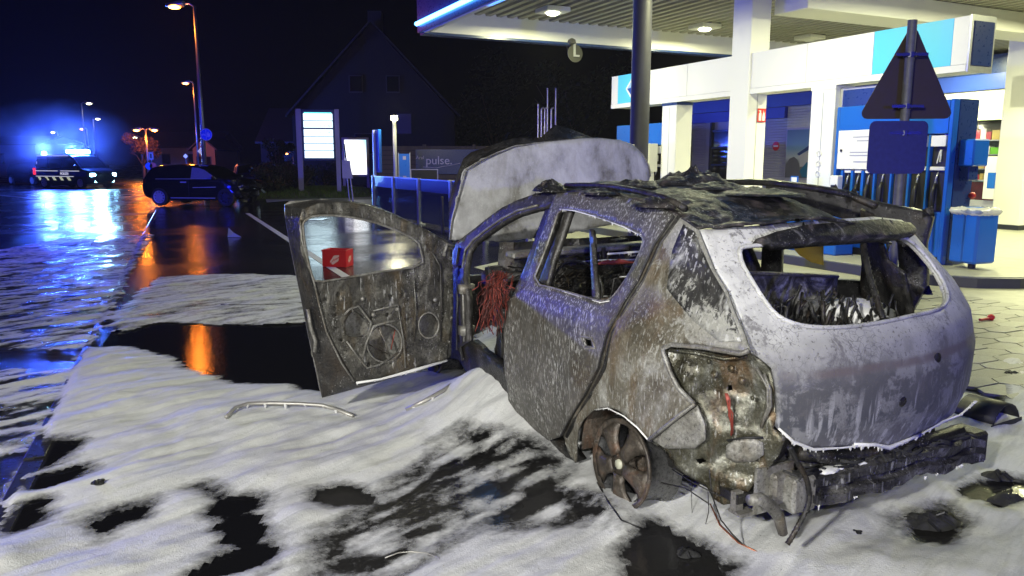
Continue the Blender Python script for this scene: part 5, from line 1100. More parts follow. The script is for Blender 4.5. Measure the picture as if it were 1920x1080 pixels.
def dripline(name, pts, n, hmax, r, mat, parent, seed=0, edge=.004):
    m = MB(); rr = random.Random(seed); P = [Vector(p) for p in pts]; L = [0]
    for a, b in zip(P[:-1], P[1:]): L.append(L[-1] + (b - a).length)
    if edge: m.tube(P, [edge * rr.uniform(.5, 1.3) for _ in P], 6)
    for k in range(n):
        s = rr.uniform(0, L[-1]); i = max(j for j in range(len(L) - 1) if L[j] <= s + 1e-9); q = P[i].lerp(P[i + 1], (s - L[i]) / max(L[i + 1] - L[i], 1e-6)); h = hmax * rr.uniform(.25, 1) ** 1.6; w_ = r * rr.uniform(.6, 1.2)
        m.lathe([(w_, .002), (w_ * .55, -h * .4), (w_ * .3, -h * .8), (0, -h)], 6, Matrix.Translation(q))
    return obj(name, m, mat, parent, True, kind='stuff')
def S3(px, off=.0): return [(q[0], q[1] + off, q[2]) for q in (hit(a, b, fS) for a, b in px)]
def R3(px, off=.0): return [(q[0] - off, q[1], q[2]) for q in (hit(a, b, fR) for a, b in px)]
# ---- left side
seam = [(1268, 404), (1231, 457), (1200, 525), (1173, 567), (1142, 625), (1126, 689), (1100, 741), (1073, 784), (1055, 818)]
win = smooth([(1049, 391), (1078, 394), (1131, 409), (1173, 425), (1204, 440), (1209, 455), (1184, 509), (1163, 541), (1144, 563), (1126, 565), (1102, 558), (1052, 544), (999, 530), (1018, 483), (1039, 425)], 1)
doorP = [(1044, 362), (1100, 359), (1180, 371), (1240, 387)] + seam + [(1031, 826), (994, 798), (957, 765), (952, 720), (946, 673), (946, 626), (957, 562), (984, 536), (1028, 400)]
hand = [(1095, 634), (1109, 638), (1112, 650), (1098, 648)]
rd = panel("rear_door", side(doorP), [side(win), side(hand)], mapS(.006), B_DOOR, car, .022, .02, .005, True, 1)
bar = side([(1101, 430), (1107, 430), (1117, 560), (1106, 560)]); panel("window_bar", bar, [], mapS(-.012), B_PILLAR, rd, .03, .02, .001, True)
dripline("foam_drips", S3([(1050, 392), (1078, 395), (1131, 410), (1173, 426), (1204, 441)], .004), 44, .018, .004, M_FOAM, rd, 3)
dripline("foam_edge", S3([(1056, 546), (1102, 560), (1128, 567), (1145, 564)], .006), 8, .012, .005, M_FOAM, rd, 4, .003)
def rim_tube(name, px, r, mat, parent, off=.0, f=S3): m = MB(); P = f(px, off); m.tube(P + [P[0]], r, 6, False); return obj(name, m, mat, parent, True)
rim_tube("window_rim", win, .006, B_PLATE, rd, .002)
rim_tube("handle_rim", [(1090, 630), (1110, 634), (1118, 652), (1098, 654)], .006, B_PLATE, rd, .004)
m = MB(); m.tube(S3(seam, .012), .006, 6); m.tube(S3([(a + 7, b) for a, b in seam], -.004), .012, 6); obj("door_seam", m, B_DARK, car, True)
fr = panel("door_frame", side([(1000, 529), (1018, 483), (1040, 424), (1050, 391), (1062, 393), (1046, 440), (1028, 490), (1016, 535)]), [], mapS(-.03), B_PILLAR, rd, .02, .03, .002, True)
quartP = [(1268, 404), (1309, 431), (1317, 452), (1337, 500), (1362, 545), (1380, 590), (1398, 640), (1405, 656), (1390, 662), (1319, 650), (1260, 645), (1243, 652), (1245, 666), (1256, 698), (1271, 727), (1300, 757), (1262, 790), (1217, 826),
          (1205, 810), (1190, 795), (1171, 779), (1156, 769), (1141, 764), (1126, 764), (1110, 771), (1093, 787), (1084, 806), (1079, 830), (1078, 868), (1064, 848)] + seam[::-1][:-1]
qp = panel("quarter_panel", side(quartP), [], mapS(0), B_QUART, car, .022, .014, .008, True, 5)
m = MB(); m.tube(S3([(1405, 657), (1390, 663), (1319, 651), (1260, 646), (1244, 653), (1247, 668), (1258, 698), (1273, 727), (1302, 757)], .004), .011, 7); m.tube(S3([(1304, 757), (1262, 789), (1218, 825)], .004), .009, 7); obj("panel_flange", m, B_PLATE, qp, True)
dripline("arch_drips", S3([(1218, 826), (1197, 802), (1171, 780), (1141, 765), (1116, 768)], .004), 16, .012, .004, M_FOAM, qp, 6)
panel("rear_pillar_panel", side([(1283, 420), (1304, 434), (1312, 455), (1332, 500), (1358, 545), (1376, 592), (1392, 640), (1350, 640), (1300, 600), (1252, 540), (1262, 470)]), [], mapS(.006), burnt("scorched_rear_pillar", [(.36, (.016, .016, .016)), (.52, (.045, .043, .04)), (.60, (.25, .25, .235)), (.68, (.50, .50, .47))], 5.5, streak=.9, sscale=(60, 60, 22), thr=.56, rough=.5, bmp=.6, specks=.3, dist=1.5, grit=.3, pale=(0, -2.2, 2.80, 18, 1.6), pale_col=(.42, .42, .38)), qp, .025, .006, .004, True, 8)
panel("bracket_plate", side([(1217, 826), (1303, 762), (1317, 795), (1317, 826), (1297, 842), (1245, 842)]), [], mapS(-.012), B_PLATE, qp, .02, .01, .008, True, 9)
aP = [(855, 455), (881, 435), (912, 410), (942, 389), (973, 374), (1003, 363), (1034, 358), (1046, 358), (1040, 380), (1023, 388), (1003, 392), (973, 401), (942, 417), (912, 438), (890, 454), (879, 470), (875, 488), (876, 560), (877, 640), (848, 664), (851, 573), (852, 527), (848, 475)]
panel("front_pillar", side(aP), [], mapS(0), B_PILLAR, car, .02, .04, .003, True, 11)
m = MB(); m.tube(S3([(872, 640), (870, 560), (869, 490), (874, 468), (888, 450), (912, 431), (942, 410), (973, 394), (1010, 385)], .006), .008, 6); m.tube(S3([(858, 655), (859, 560), (858, 490), (862, 465)], .006), .008, 6); obj("pillar_flange", m, B_PLATE, car, True)
panel("centre_pillar", side([(1016, 388), (1046, 360), (1036, 392), (1010, 470), (986, 538), (958, 566), (948, 626), (948, 690), (938, 690), (938, 620), (952, 562), (975, 500)]), [], mapS(-.03), B_PILLAR, car, .02, .07, .003, True, 12)
sill = panel("sill", side([(848, 662), (876, 640), (940, 695), (957, 766), (1031, 826), (1064, 848), (1078, 868), (1030, 846), (985, 815), (930, 770), (880, 715)]), [], mapS(-.02), B_DARK, car, .03, .06, .01, True, 13)
# ---- lamp bay and lower rear corner
def Cs(x, z): return np.minimum(S(x, z) - .035, .80 + .72 * (x + .30)) - .02 * np.clip(.5 - z, 0, 1)
fC = lambda x, y, z: y - Cs(x, z)
def C2(px): return [(q[0], q[2]) for q in (hit(a, b, fC) for a, b in px)]
def C3(px, off=.0): return [(q[0] - off * .6, q[1] + off * .8, q[2]) for q in (hit(a, b, fC) for a, b in px)]
_bc = hit(1375, 735, fC)
def mapC(x, z, d):
    g = math.exp(-((x - _bc[0]) / .13) ** 2 - ((z - _bc[2]) / .12) ** 2); n1 = float(vnoise(x * 16, z * 16, 4)) - .5; n2 = float(vnoise(x * 34, z * 30, 8)) - .5; dd = d + .035 * n1 + .012 * n2 - .06 * g
    return (x - dd * .6, float(Cs(x, z)) + dd * .8, z)
bay = [(1240, 652), (1260, 643), (1320, 648), (1408, 657), (1430, 683), (1449, 709), (1457, 742), (1456, 779), (1450, 802), (1474, 820), (1462, 850), (1440, 880), (1415, 905), (1386, 946), (1356, 946), (1334, 935), (1323, 912), (1297, 894), (1267, 872), (1245, 848), (1219, 828), (1305, 758), (1272, 727), (1257, 698)]
lb = panel("lamp_bay", C2(bay), [C2([(1361, 727), (1368, 727), (1369, 738), (1361, 739)]), C2([(1303, 862), (1318, 859), (1325, 866), (1310, 872)])], mapC, B_BAY, car, .018, .012, .012, True, 15, 12)
for i, pts in enumerate(([(1433, 700), (1445, 730), (1446, 760), (1435, 785)], [(1420, 690), (1440, 725), (1441, 762), (1428, 800)], [(1255, 655), (1300, 660), (1360, 672), (1402, 668)])):
    m = MB(); m.tube(C3(pts, .012), .007, 6); obj("bay_rib", m, B_PLATE if i < 2 else B_BAY, lb, True)
panel("bay_plate", C2(smooth([(1364, 823), (1432, 818), (1434, 862), (1362, 866)], 1)), [], lambda x, z, d: (x - .008, float(Cs(x, z)) + .012 + d, z), B_PLATE, lb, .02, .008, .004, True, 16)
dripline("foam_drips", C3([(1364, 823), (1400, 818), (1432, 818)], .018), 14, .015, .004, M_BLACK, lb, 17)
for k, (a, b_) in enumerate(((1340, 700), (1372, 690), (1392, 712), (1330, 676), (1412, 745), (1288, 700))):
    q = C3([(a, b_)], .012)[0]; m = MB(); m.ball(q, .017 if k < 3 else .010, 2, .1, (1, .8, 1), k); obj("bay_stud", m, B_BAY, lb, True)
m = MB(); rr = random.Random(6)
for k in range(9): m.tube(C3([(1363 + rr.uniform(-2, 3), 735), (1366 + rr.uniform(-2, 5), 750 + rr.uniform(-4, 6)), (1372 + rr.uniform(-5, 5), 765 + rr.uniform(0, 14)), (1375 + rr.uniform(-3, 3), 790 + rr.uniform(0, 30))], .02), .0022, 4)
obj("copper_strands", m, M_COPPER, lb, True)
q = C3([(1382, 935)], .02)[0]; m = MB(); m.box(q[0] - .03, q[0] + .0, q[1] - .01, q[1] + .03, q[2] - .03, q[2] + .05); m.box(q[0] - .06, q[0] + .01, q[1] - .05, q[1] + .03, q[2] - .045, q[2] - .032); obj("tow_bracket", m, B_PLATE, lb)
# ---- tailgate
hole = smooth([(1385, 466), (1400, 461), (1483, 455), (1544, 450), (1613, 447), (1681, 445), (1702, 447), (1736, 481), (1766, 523), (1777, 555), (1771, 572), (1749, 583), (1706, 592), (1672, 600), (1638, 606), (1596, 612), (1553, 614), (1510, 612), (1476, 603), (1451, 588), (1429, 559), (1410, 528), (1389, 492)], 1)
tailP = [(1309, 431), (1400, 424), (1491, 416), (1579, 410), (1637, 406), (1690, 412), (1703, 421), (1716, 440), (1736, 464), (1766, 498), (1791, 528), (1813, 558), (1834, 590), (1842, 613), (1845, 673), (1838, 715), (1826, 749), (1800, 775), (1766, 788), (1723, 813), (1664, 836), (1638, 831), (1578, 838), (1523, 841), (1485, 826), (1471, 816), (1454, 800), (1459, 775), (1458, 731), (1449, 690), (1427, 672), (1408, 657), (1400, 638), (1382, 590), (1364, 545), (1338, 500), (1318, 452)]
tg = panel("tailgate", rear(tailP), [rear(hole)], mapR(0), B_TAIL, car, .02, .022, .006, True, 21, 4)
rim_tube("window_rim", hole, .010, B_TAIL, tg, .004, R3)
panel("spoiler", rear([(1402, 446), (1440, 432), (1491, 421), (1579, 413), (1637, 409), (1690, 416), (1702, 428), (1700, 437), (1623, 443), (1521, 450), (1440, 457)]), [], lambda y, z, d: (float(Rr(y, z)) - .05 - d, y, z), B_ROOF, tg, .02, .045, .006, True, 23)
for k, (a, b_) in enumerate(((1692, 752), (1757, 672))):
    q = R3([(a, b_)], 0)[0]; m = MB(); m.lathe([(0, .006), (.018, .005), (.026, .001)], 16, Matrix.Translation(q) @ Matrix.Rotation(R(-90), 4, 'Y')); obj("lock_hole", m, B_DARK, tg, True)
low = [(1459, 803), (1485, 827), (1523, 842), (1578, 839), (1638, 832), (1664, 838), (1723, 815), (1766, 790), (1800, 777), (1828, 752)]
dripline("foam_drips", R3(low, .004), 90, .022, .008, M_FOAM, tg, 25, .006); dripline("foam_edge", R3([(1600, 833), (1640, 833), (1664, 839), (1700, 824), (1724, 814)], .006), 24, .03, .012, M_FOAM, tg, 29, .010)
m = MB(); P = R3([(1628, 449), (1632, 480), (1640, 515), (1652, 555), (1662, 585), (1668, 602)], -.03); Q = []
for a, b_ in zip(P[:-1], P[1:]):
    for k in range(8): Q.append(Vector(a).lerp(Vector(b_), k / 8))
m.tube(Q, [.013 + .0035 * (k % 2) for k in range(len(Q))], 8); obj("wiper_harness", m, B_DARK, tg, True)
# ---- roof between the rails
railL = np.array([hit(a, b, fS) for a, b in ((1046, 358), (1100, 357), (1140, 361), (1180, 369), (1240, 385), (1268, 402), (1306, 430))])
ox = np.argsort(railL[:, 0]); railL = railL[ox]; rx, ry, rz = railL.T
def Tr(x, y): yr = np.interp(x, rx, ry); s = np.clip(np.abs(y) / yr, 0, 1.2); return np.interp(x, rx, rz) + .045 * (1 - s ** 2.6) - .12 * np.clip(-y / .55, 0, 1) ** 1.2 * np.clip((1.0 - x) / .8, 0, 1)
roofP = [(float(a), float(b)) for a, b in zip(rx, ry)] + [(1.14, .56), (1.17, .3), (1.18, 0), (1.17, -.3), (1.14, -.56)] + [(float(a), -float(b)) for a, b in zip(rx[::-1], ry[::-1])] + [(float(Rr(y, 1.34)) - .03, y) for y in (-.45, -.3, -.1, .1, .3, .45)]
rf = panel("roof", roofP, [], lambda x, y, d: (x, y, float(Tr(x, y)) + d * .7 + .011 * (float(vnoise(x * 26, y * 26, 3)) - .5) + .006 * (float(vnoise(x * 9, y * 13, 7)) - .5)), B_ROOF, car, .02, .012, .012, False, 31, 5)
def roof_lump(px, py, L, wd, h, seed):
    q = hit(px, py, lambda x, y, z: z - Tr(x, y)); m = MB(); rough_mound(m, q, L * 1.5, wd * 1.5, h * 1.3, seed, 12, 34); obj("charred_lump", m, B_ROOF, rf, True)
roof_lump(1032, 357, .07, .06, .045, 41); roof_lump(1300, 343, .13, .13, .048, 44); roof_lump(1225, 385, .09, .06, .030, 47); roof_lump(1195, 348, .1, .08, .022, 49); roof_lump(1420, 362, .16, .12, .018, 52); roof_lump(1130, 362, .10, .06, .016, 53); roof_lump(1350, 352, .12, .1, .02, 50)
m = MB(); m.tube([(x, float(np.interp(x, rx, ry)) - .04, float(Tr(x, .5)) + .012) for x in np.linspace(-.1, 1.0, 8)], .016, 7); m.tube([(x, -float(np.interp(x, rx, ry)) + .04, float(Tr(x, .5)) + .015) for x in np.linspace(-.15, 1.05, 8)], .02, 7); obj("roof_rail", m, B_DARK, car, True)
m = MB(); m.tube([(1.14, y, 1.47 - .06 * abs(y)) for y in (-.55, -.3, 0, .3, .55)], .03, 8); obj("windscreen_header", m, B_DARK, car, True)
# ---- far side
panel("quarter_panel", [(max(x_, -.30), z_) for x_, z_ in side(quartP)], [side([(1282, 440), (1300, 452), (1330, 520), (1345, 560), (1300, 560), (1262, 520)])], mapSr(-.06), B_DARK, car, .035, .014, .008, False, 35)
panel("front_pillar", side(aP), [], mapSr(0), B_DARK, car, .03, .04, .003, False, 36); panel("centre_pillar", side([(1010, 388), (1046, 360), (1040, 400), (1005, 538), (1000, 780), (960, 765), (945, 690), (945, 566), (975, 500)]), [], mapSr(-.02), B_DARK, car, .03, .07, .003, False, 37)
panel("sill", side([(848, 662), (876, 640), (957, 690), (1060, 780), (1078, 868), (1030, 846), (985, 815), (930, 770), (880, 715)]), [], mapSr(-.02), B_DARK, car, .03, .06, .01, False, 38)
panel("front_door", side([(877, 500), (920, 510), (975, 545), (946, 690), (957, 765), (880, 700), (876, 640)]), [], mapSr(0), B_DARK, car, .04, .05, .01, False, 39)
W0, W1 = np.array([1.60, 4.92]), np.array([2.33, 4.30]); d0 = (W1 - W0) / np.linalg.norm(W1 - W0)
z0, z1 = at_y(1432, 336, 4.92)[2], at_y(1734, 402, 4.30)[2]; Lw = float(np.linalg.norm(W1 - W0))
def far(s, z, off): w_ = W0 + d0 * s; n_ = np.array([-d0[1], d0[0]]); return tuple(tocar(np.array([w_[0] + n_[0] * off, w_[1] + n_[1] * off, z])))
dp = [(0, .32), (0, z0), (Lw * .5, z0 * .5 + z1 * .5 + .005), (Lw * .93, z1 + .015), (Lw, z1 - .02), (Lw * .98, z1 - .16), (Lw * 1.0, .95), (Lw * .86, .6), (Lw * .72, .32)]
vv, T_2 = cdt(dp, [[(.12, .92), (.12, z0 - .14), (Lw * .82, z1 - .12), (Lw * .86, .95)]], .035); m = MB(); m.v = [far(s, z, .012 * (float(vnoise(s * 7, z * 7, 5)) - .5)) for s, z in vv]; m.f = list(T_2)
od = obj("open_rear_door", m, B_DARK, car, True, solid=.07)
# ---- raised bonnet: outer skin leaning back against the sky, inner frame warped away behind it
fH = lambda x, y, z: (1.98 + .14 * y + .16 * (z - .95)) - x
def H3(px, off=0): return [(q[0] + off, q[1], q[2]) for q in (hit(a, b, fH) for a, b in px)]
hoodP = [(843, 449), (847, 413), (860, 365), (873, 317), (899, 302), (930, 287), (964, 274), (1010, 268), (1052, 264), (1089, 260), (1126, 260), (1162, 264), (1187, 273), (1205, 291), (1216, 310), (1219, 331), (1212, 352), (1150, 420), (1050, 440), (950, 452)]
h2 = [(q[1], q[2]) for q in (hit(a, b, fH) for a, b in hoodP)]
def hood_map(y, z, d): return (1.98 + .14 * y + .16 * (z - .95) - d * .6 - .03 * math.sin((y + .8) * 3.2) * (z - .9), y, z)
hd = panel("bonnet", h2, [], hood_map, B_HOOD, car, .03, .012, .010, True, 51, 3)
m = MB(); m.tube([(p[0] - .004, p[1], p[2]) for p in H3(hoodP[:16])], .006, 6); obj("bonnet_edge", m, B_PLATE, hd, True)
outer = [(841, 455), (842, 410), (841, 380), (848, 352), (860, 319), (869, 297), (884, 285), (921, 273), (951, 261), (975, 258), (1013, 258), (1028, 245), (1040, 234), (1065, 240), (1114, 259), (1150, 263)]
inner = [(850, 455), (854, 410), (862, 375), (870, 340), (880, 322), (900, 308), (920, 298), (940, 290), (960, 281), (985, 276), (1015, 272), (1030, 268), (1048, 267), (1080, 265), (1116, 264), (1150, 268)]
fH2 = lambda x, y, z: (2.10 + .14 * y + .16 * (z - .95)) - x
A3 = [hit(a, b, fH2) for a, b in outer]; I3 = [hit(a, b, fH) + np.array([.02, 0, 0]) for a, b in inner]; m = MB()
for k in range(len(A3)):
    a, b_ = A3[k], I3[k]
    for f in (0, .35, .7, 1): q = a * (1 - f) + b_ * f; m.v.append((q[0] + (.03 if f == .35 else 0), q[1], q[2]))
for k in range(len(A3) - 1):
    for j in range(3): m.f.append((k * 4 + j, k * 4 + j + 1, (k + 1) * 4 + j + 1, (k + 1) * 4 + j))
obj("bonnet_frame", m, B_DARK, hd, True, solid=.01)
# ---- front end behind the bonnet
for sgn, mp_ in ((1, mapS(0)), (-1, mapSr(0))): panel("front_wing", [(1.88, .30), (1.9, .95), (2.3, .92), (2.85, .80), (2.95, .55), (2.92, .3)] + [(2.59 + .34 * math.cos(math.pi * k / 8), .24 + .34 * math.sin(math.pi * k / 8)) for k in range(9)], [], mp_, B_DARK, car, .05, .012, .012, sgn > 0, 55)
m = MB(); m.box(2.86, 2.94, -.62, .62, .30, .72); obj("front_panel", m, B_DARK, car); m = MB(); m.bbox(2.1, 2.75, -.35, .35, .35, .82, .06); obj("engine", m, B_RUST, car)
# ---- open front door on its hinges
HP = np.array([1.80, .82]); DD = np.array([-.07, .9975]); DN = np.array([-.9975, -.07])
def door_f(off): return lambda x, y, z: (x - HP[0]) * DN[0] + (y - HP[1]) * DN[1] - off
def DP(px, off): return [(float((q[0] - HP[0]) * DD[0] + (q[1] - HP[1]) * DD[1]), float(q[2])) for q in (hit(a, b, door_f(off)) for a, b in px)]
def Dm(off): return lambda s, z, d: (HP[0] + DD[0] * s + DN[0] * off + DN[0] * d, HP[1] + DD[1] * s + DN[1] * off + DN[1] * d, z)
def D3(px, off): return [tuple(hit(a, b, door_f(off))) for a, b in px]
dwin = smooth([(567, 424), (571, 413), (590, 404), (637, 404), (695, 414), (742, 431), (784, 451), (790, 472), (795, 499), (714, 509), (648, 521), (592, 530), (584, 515), (574, 472)], 1)
din = [(566, 392), (561, 412), (563, 468), (590, 534), (594, 558), (617, 628), (648, 682), (668, 717), (714, 711), (773, 694), (839, 674), (848, 600), (850, 540), (848, 470), (838, 452), (792, 427), (738, 402), (695, 386), (648, 378), (598, 380)]
ell = lambda cx0, cy0, a, b_, n=20: [(cx0 + a * math.cos(2 * math.pi * k / n), cy0 + b_ * math.sin(2 * math.pi * k / n)) for k in range(n)]
s1 = smooth([(654, 589), (668, 581), (693, 608), (687, 628), (668, 633), (650, 630), (646, 608)], 1); s2 = ell(721, 643, 30, 33); s3 = ell(804, 610, 17, 22)
bolts = [(610, 563), (628, 578), (628, 592), (629, 617), (640, 637), (635, 552), (700, 598), (726, 590), (755, 552), (765, 600), (733, 555), (816, 564), (734, 680), (692, 684), (700, 640)]
fd = thing("front_door", "", "door"); del fd['label']; del fd['category']; fd.parent = car
inn = panel("inner_panel", DP(din, 0), [DP(dwin, 0), DP(s1, 0), DP(s2, 0), DP(s3, 0)] + [DP(ell(a, b_, 2.6, 3, 8), 0) for a, b_ in bolts], Dm(0), B_INNER, fd, .016, .008, .010, True, 61, 9)
dout = [(534, 384), (543, 377), (598, 374), (648, 375), (695, 383), (738, 400), (792, 427), (843, 453), (849, 520), (850, 573), (846, 668), (773, 699), (714, 716), (668, 728), (604, 746), (598, 725), (578, 628), (559, 534), (543, 457), (534, 400)]
ow = DP([(a, b_) for a, b_ in dwin], -.115)
panel("outer_skin", DP(dout, -.115), [ow], Dm(-.115), B_PLATE, fd, .03, .008, .006, True, 63)
def loft(name, A, B, mat, ow=0):
    m = MB(); n_ = len(A)
    for a, b_ in zip(A, B):
        for f in (0, .33, .66, 1): m.v.append(tuple(np.array(a) * (1 - f) + np.array(b_) * f))
    for k in range(n_ - 1):
        for j in range(3): m.f.append((k * 4 + j, (k + 1) * 4 + j, (k + 1) * 4 + j + 1, k * 4 + j + 1))
    return obj(name, m, mat, fd, True)
loft("latch_face", D3([(566, 392), (561, 412), (563, 468), (590, 532), (594, 558), (617, 628), (648, 682), (668, 717)], 0), D3([(534, 384), (535, 410), (543, 457), (559, 534), (566, 570), (578, 628), (592, 690), (604, 746)], -.115), B_DARK)
loft("frame_top", D3([(566, 392), (598, 380), (648, 378), (695, 386), (738, 402), (792, 427), (838, 452)], 0), D3([(534, 384), (590, 374), (648, 375), (695, 383), (738, 400), (792, 427), (843, 453)], -.115), B_PILLAR)
loft("bottom_face", D3([(668, 717), (714, 711), (773, 694), (839, 674)], 0), D3([(604, 746), (680, 725), (760, 703), (846, 668)], -.115), B_DARK)
W2 = dwin + [dwin[0]]; loft("window_channel", D3(W2, 0), [Dm(-.115)(s, z, 0) for s, z in ow + [ow[0]]], B_DARK)
def dt(name, px, r, off, mat): m = MB(); m.tube(D3(px, off), r, 6); return obj(name, m, mat, fd, True)
m = MB(); P = D3(dwin, .008); m.tube(P + [P[0]], .007, 6, False); obj("window_rim", m, B_PLATE, fd, True)
dt("latch_seal", [(563, 412), (566, 450), (590, 534), (597, 565), (612, 622), (640, 680), (664, 716)], .006, .01, B_PLATE); dt("latch_seal", [(577, 580), (583, 615), (592, 640), (590, 660)], .012, -.05, B_PLATE)
dt("pressed_rib", [(700, 583), (746, 571), (750, 600), (757, 640), (760, 690)], .005, .012, B_PLATE); dt("pressed_rib", [(646, 590), (655, 580), (672, 574), (696, 604), (690, 632)], .007, .012, B_PLATE); dt("pressed_rib", [(680, 672), (688, 640), (700, 612), (726, 604), (750, 600)], .007, .012, B_PLATE)
dt("pressed_rib", [(650, 640), (672, 670), (688, 690), (712, 684), (748, 660)], .006, .012, B_PLATE); dt("pressed_rib", [(812, 475), (826, 500), (828, 560), (826, 640)], .007, .01, B_PILLAR); dt("pressed_rib", [(776, 520), (780, 580), (776, 640)], .005, .01, B_INNER)
for c_, rx_, ry_ in (((721, 643), 33, 36), ((804, 610), 19, 24)): m = MB(); P = D3(ell(*c_, rx_, ry_), .008); m.tube(P + [P[0]], .006, 6, False); obj("speaker_ring", m, B_PLATE, fd, True)
dt("window_regulator", [(708, 612), (722, 640), (730, 668)], .006, -.03, B_PLATE); dt("window_regulator", [(742, 614), (733, 655)], .003, -.03, M_COPPER); dt("window_regulator", [(690, 645), (732, 666)], .003, -.03, B_RUST)
for k, (a, b_) in enumerate(((816, 562), (700, 590), (640, 560), (680, 560), (745, 580))): m = MB(); m.ball(D3([(a, b_)], .012)[0], .014, 2, .1, (1, 1, 1), k); obj("door_stud", m, B_PLATE, fd, True)
dripline("foam_drips", D3([(668, 718), (714, 711), (773, 695), (838, 676)], .01), 20, .022, .013, M_FOAM, fd, 65, .010)
m = MB(); m.tube(D3([(852, 462), (838, 458), (832, 480)], .0), .012, 6); m.box(HP[0] - .03, HP[0] + .03, .80, .90, .50, .56); m.box(HP[0] - .03, HP[0] + .03, .80, .90, .78, .84); obj("hinge", m, B_PLATE, fd, True)
# ---- rear wheel standing on its bare rim
q = hit(1166, 851, lambda x, y, z: y - .80); WX, WZ = float(q[0]), .232
wl = bpy.data.objects.new("rear_wheel", None); COL.objects.link(wl); wl.parent = car; wl.location = (WX, .80, WZ); wl.rotation_euler = (R(-86), 0, R(4))
m = MB(); m.lathe([(.208, .0), (.214, .006), (.210, .014), (.205, .010), (.198, -.008), (.190, -.02), (.182, -.10), (.188, -.16), (.205, -.175), (.21, -.19), (.205, -.195), (.18, -.18), (.17, -.1), (.178, -.02)], 56); o = obj("rim_barrel", m, B_GREYRIM, wl, 'auto')
m = MB(); m.lathe([(.19, .004), (.211, .015), (.217, .008), (.213, -.002)], 56); obj("rim_lip", m, B_RUST, wl, True)
m = MB()
for k in range(5):
    a0 = 2 * math.pi * k / 5 + .35
    pr = []
    for (r_, hw, h) in ((.05, .030, .012), (.09, .030, .010), (.13, .040, .004), (.165, .060, -.004), (.195, .085, -.008)): pr.append((r_, hw, h))
    b0 = len(m.v)
    for r_, hw, h in pr:
        for s_ in (-1, -.5, .5, 1):
            a1 = a0 + math.asin(min(.9, hw / r_)) * s_; m.v.append((r_ * math.cos(a1), r_ * math.sin(a1), h - .012 * (abs(s_) > .6)))
    for i in range(len(pr) - 1):
        for j in range(3): p_ = b0 + i * 4 + j; m.f.append((p_, p_ + 1, p_ + 5, p_ + 4))
obj("spokes", m, B_RUST, wl, True, solid=.018)
m = MB(); m.lathe([(0, .016), (.05, .014), (.065, .004), (.065, -.03)], 30); obj("hub", m, B_RUST, wl, True); m = MB(); m.lathe([(0, .026), (.022, .024), (.025, .012)], 20); obj("hub_cap", m, plain("pale_hub_cap", (.42, .42, .32), .5), wl, True)
for k in range(4):
    a = 2 * math.pi * (k + .5) / 4; m = MB(); m.lathe([(0, .018), (.009, .017), (.010, .006)], 8, Matrix.Translation((.043 * math.cos(a), .043 * math.sin(a), 0))); obj("wheel_nut", m, B_DARK, wl)
m = MB(); m.lathe([(.0, -.06), (.09, -.06), (.09, -.10), (0, -.10)], 30); obj("brake_drum", m, B_RUST, wl)
m = MB(); rr = random.Random(5)
for k in range(26): a = rr.uniform(-2.6, .2); m.tube([((.20 + .03 * rr.random()) * math.cos(a + j * .22), (.20 + .03 * rr.random()) * math.sin(a + j * .22), rr.uniform(-.17, .0)) for j in range(4)], .0016, 4)
obj("tyre_wires", m, B_DARK, wl, True)
wr = copy_tree(wl, car); wr.location = (WX, -.80, WZ); wr.rotation_euler = (R(90), 0, 0)
for s_ in (1, -1): wf = copy_tree(wl, car); wf.location = (2.59, .80 * s_, WZ); wf.rotation_euler = (R(-90 * s_), 0, 0)
m = MB(); m.tube([(WX, -.72, WZ), (WX, .72, WZ)], .04, 10); obj("axle", m, B_DARK, car, True)
# wheel housing, floor, rear panel
m = MB(); 
for k in range(11):
    a = math.pi * (k / 10) * .62
    for yy in (.60, .83): m.v.append((WX + .32 * math.cos(a), yy, .20 + .37 * math.sin(a)))
for k in range(10): m.f.append((2 * k, 2 * k + 1, 2 * k + 3, 2 * k + 2))
obj("wheel_housing", m, B_RUST, car, True, solid=.01); m = MB(); m.box(WX - .34, WX + .34, .585, .6, .25, .62); obj("inner_arch_wall", m, B_DARK, car)
m = MB(); m.box(-.60, 1.9, -.70, .66, .26, .30); obj("floor", m, B_DARK, car)
panel("rear_panel", [(-.60, .36), (.46, .36), (.50, .56), (.42, .60), (-.58, .60), (-.66, .56)], [], lambda y, z, d: (float(Rr(y, z)) + .05 - d, y, z), B_DARK, car, .03, .03, .012, True, 71)
m = MB(); m.tube([(-.50, -.30, .30), (-.50, .26, .30)], [.13, .13], 20); obj("silencer", m, B_DARK, car, 'auto')
# ---- bumper beam, crash boxes, hoses
fB = lambda x, y, z: (-.71 + .14 * y * y) - x
BT = [hit(a, b, fB) for a, b in ((1512, 893), (1600, 872), (1690, 850), (1770, 830), (1832, 815))]; BB = [hit(a, b, fB) for a, b in ((1512, 950), (1600, 930), (1690, 905), (1770, 880), (1830, 860))]; m = MB()
bent = []
for f in np.linspace(0, 4, 49):
    i = min(int(f), 3); g = f - i; e = np.array([.03 * (vnoise(f * 3, 1, 5) - .5) - .012 * (vnoise(f * 9, 4, 2) - .5), 0, .022 * (vnoise(f * 2.2, 7, 9) - .5)]); e2 = np.array([.03 * (vnoise(f * 3, 9, 5) - .5), 0, .035 * (vnoise(f * 3.2, 3, 9) - .5) + .015 * (vnoise(f * 11, 3, 9) - .5)])
    bent.append((BT[i] * (1 - g) + BT[i + 1] * g + e, BB[i] * (1 - g) + BB[i + 1] * g + e2))
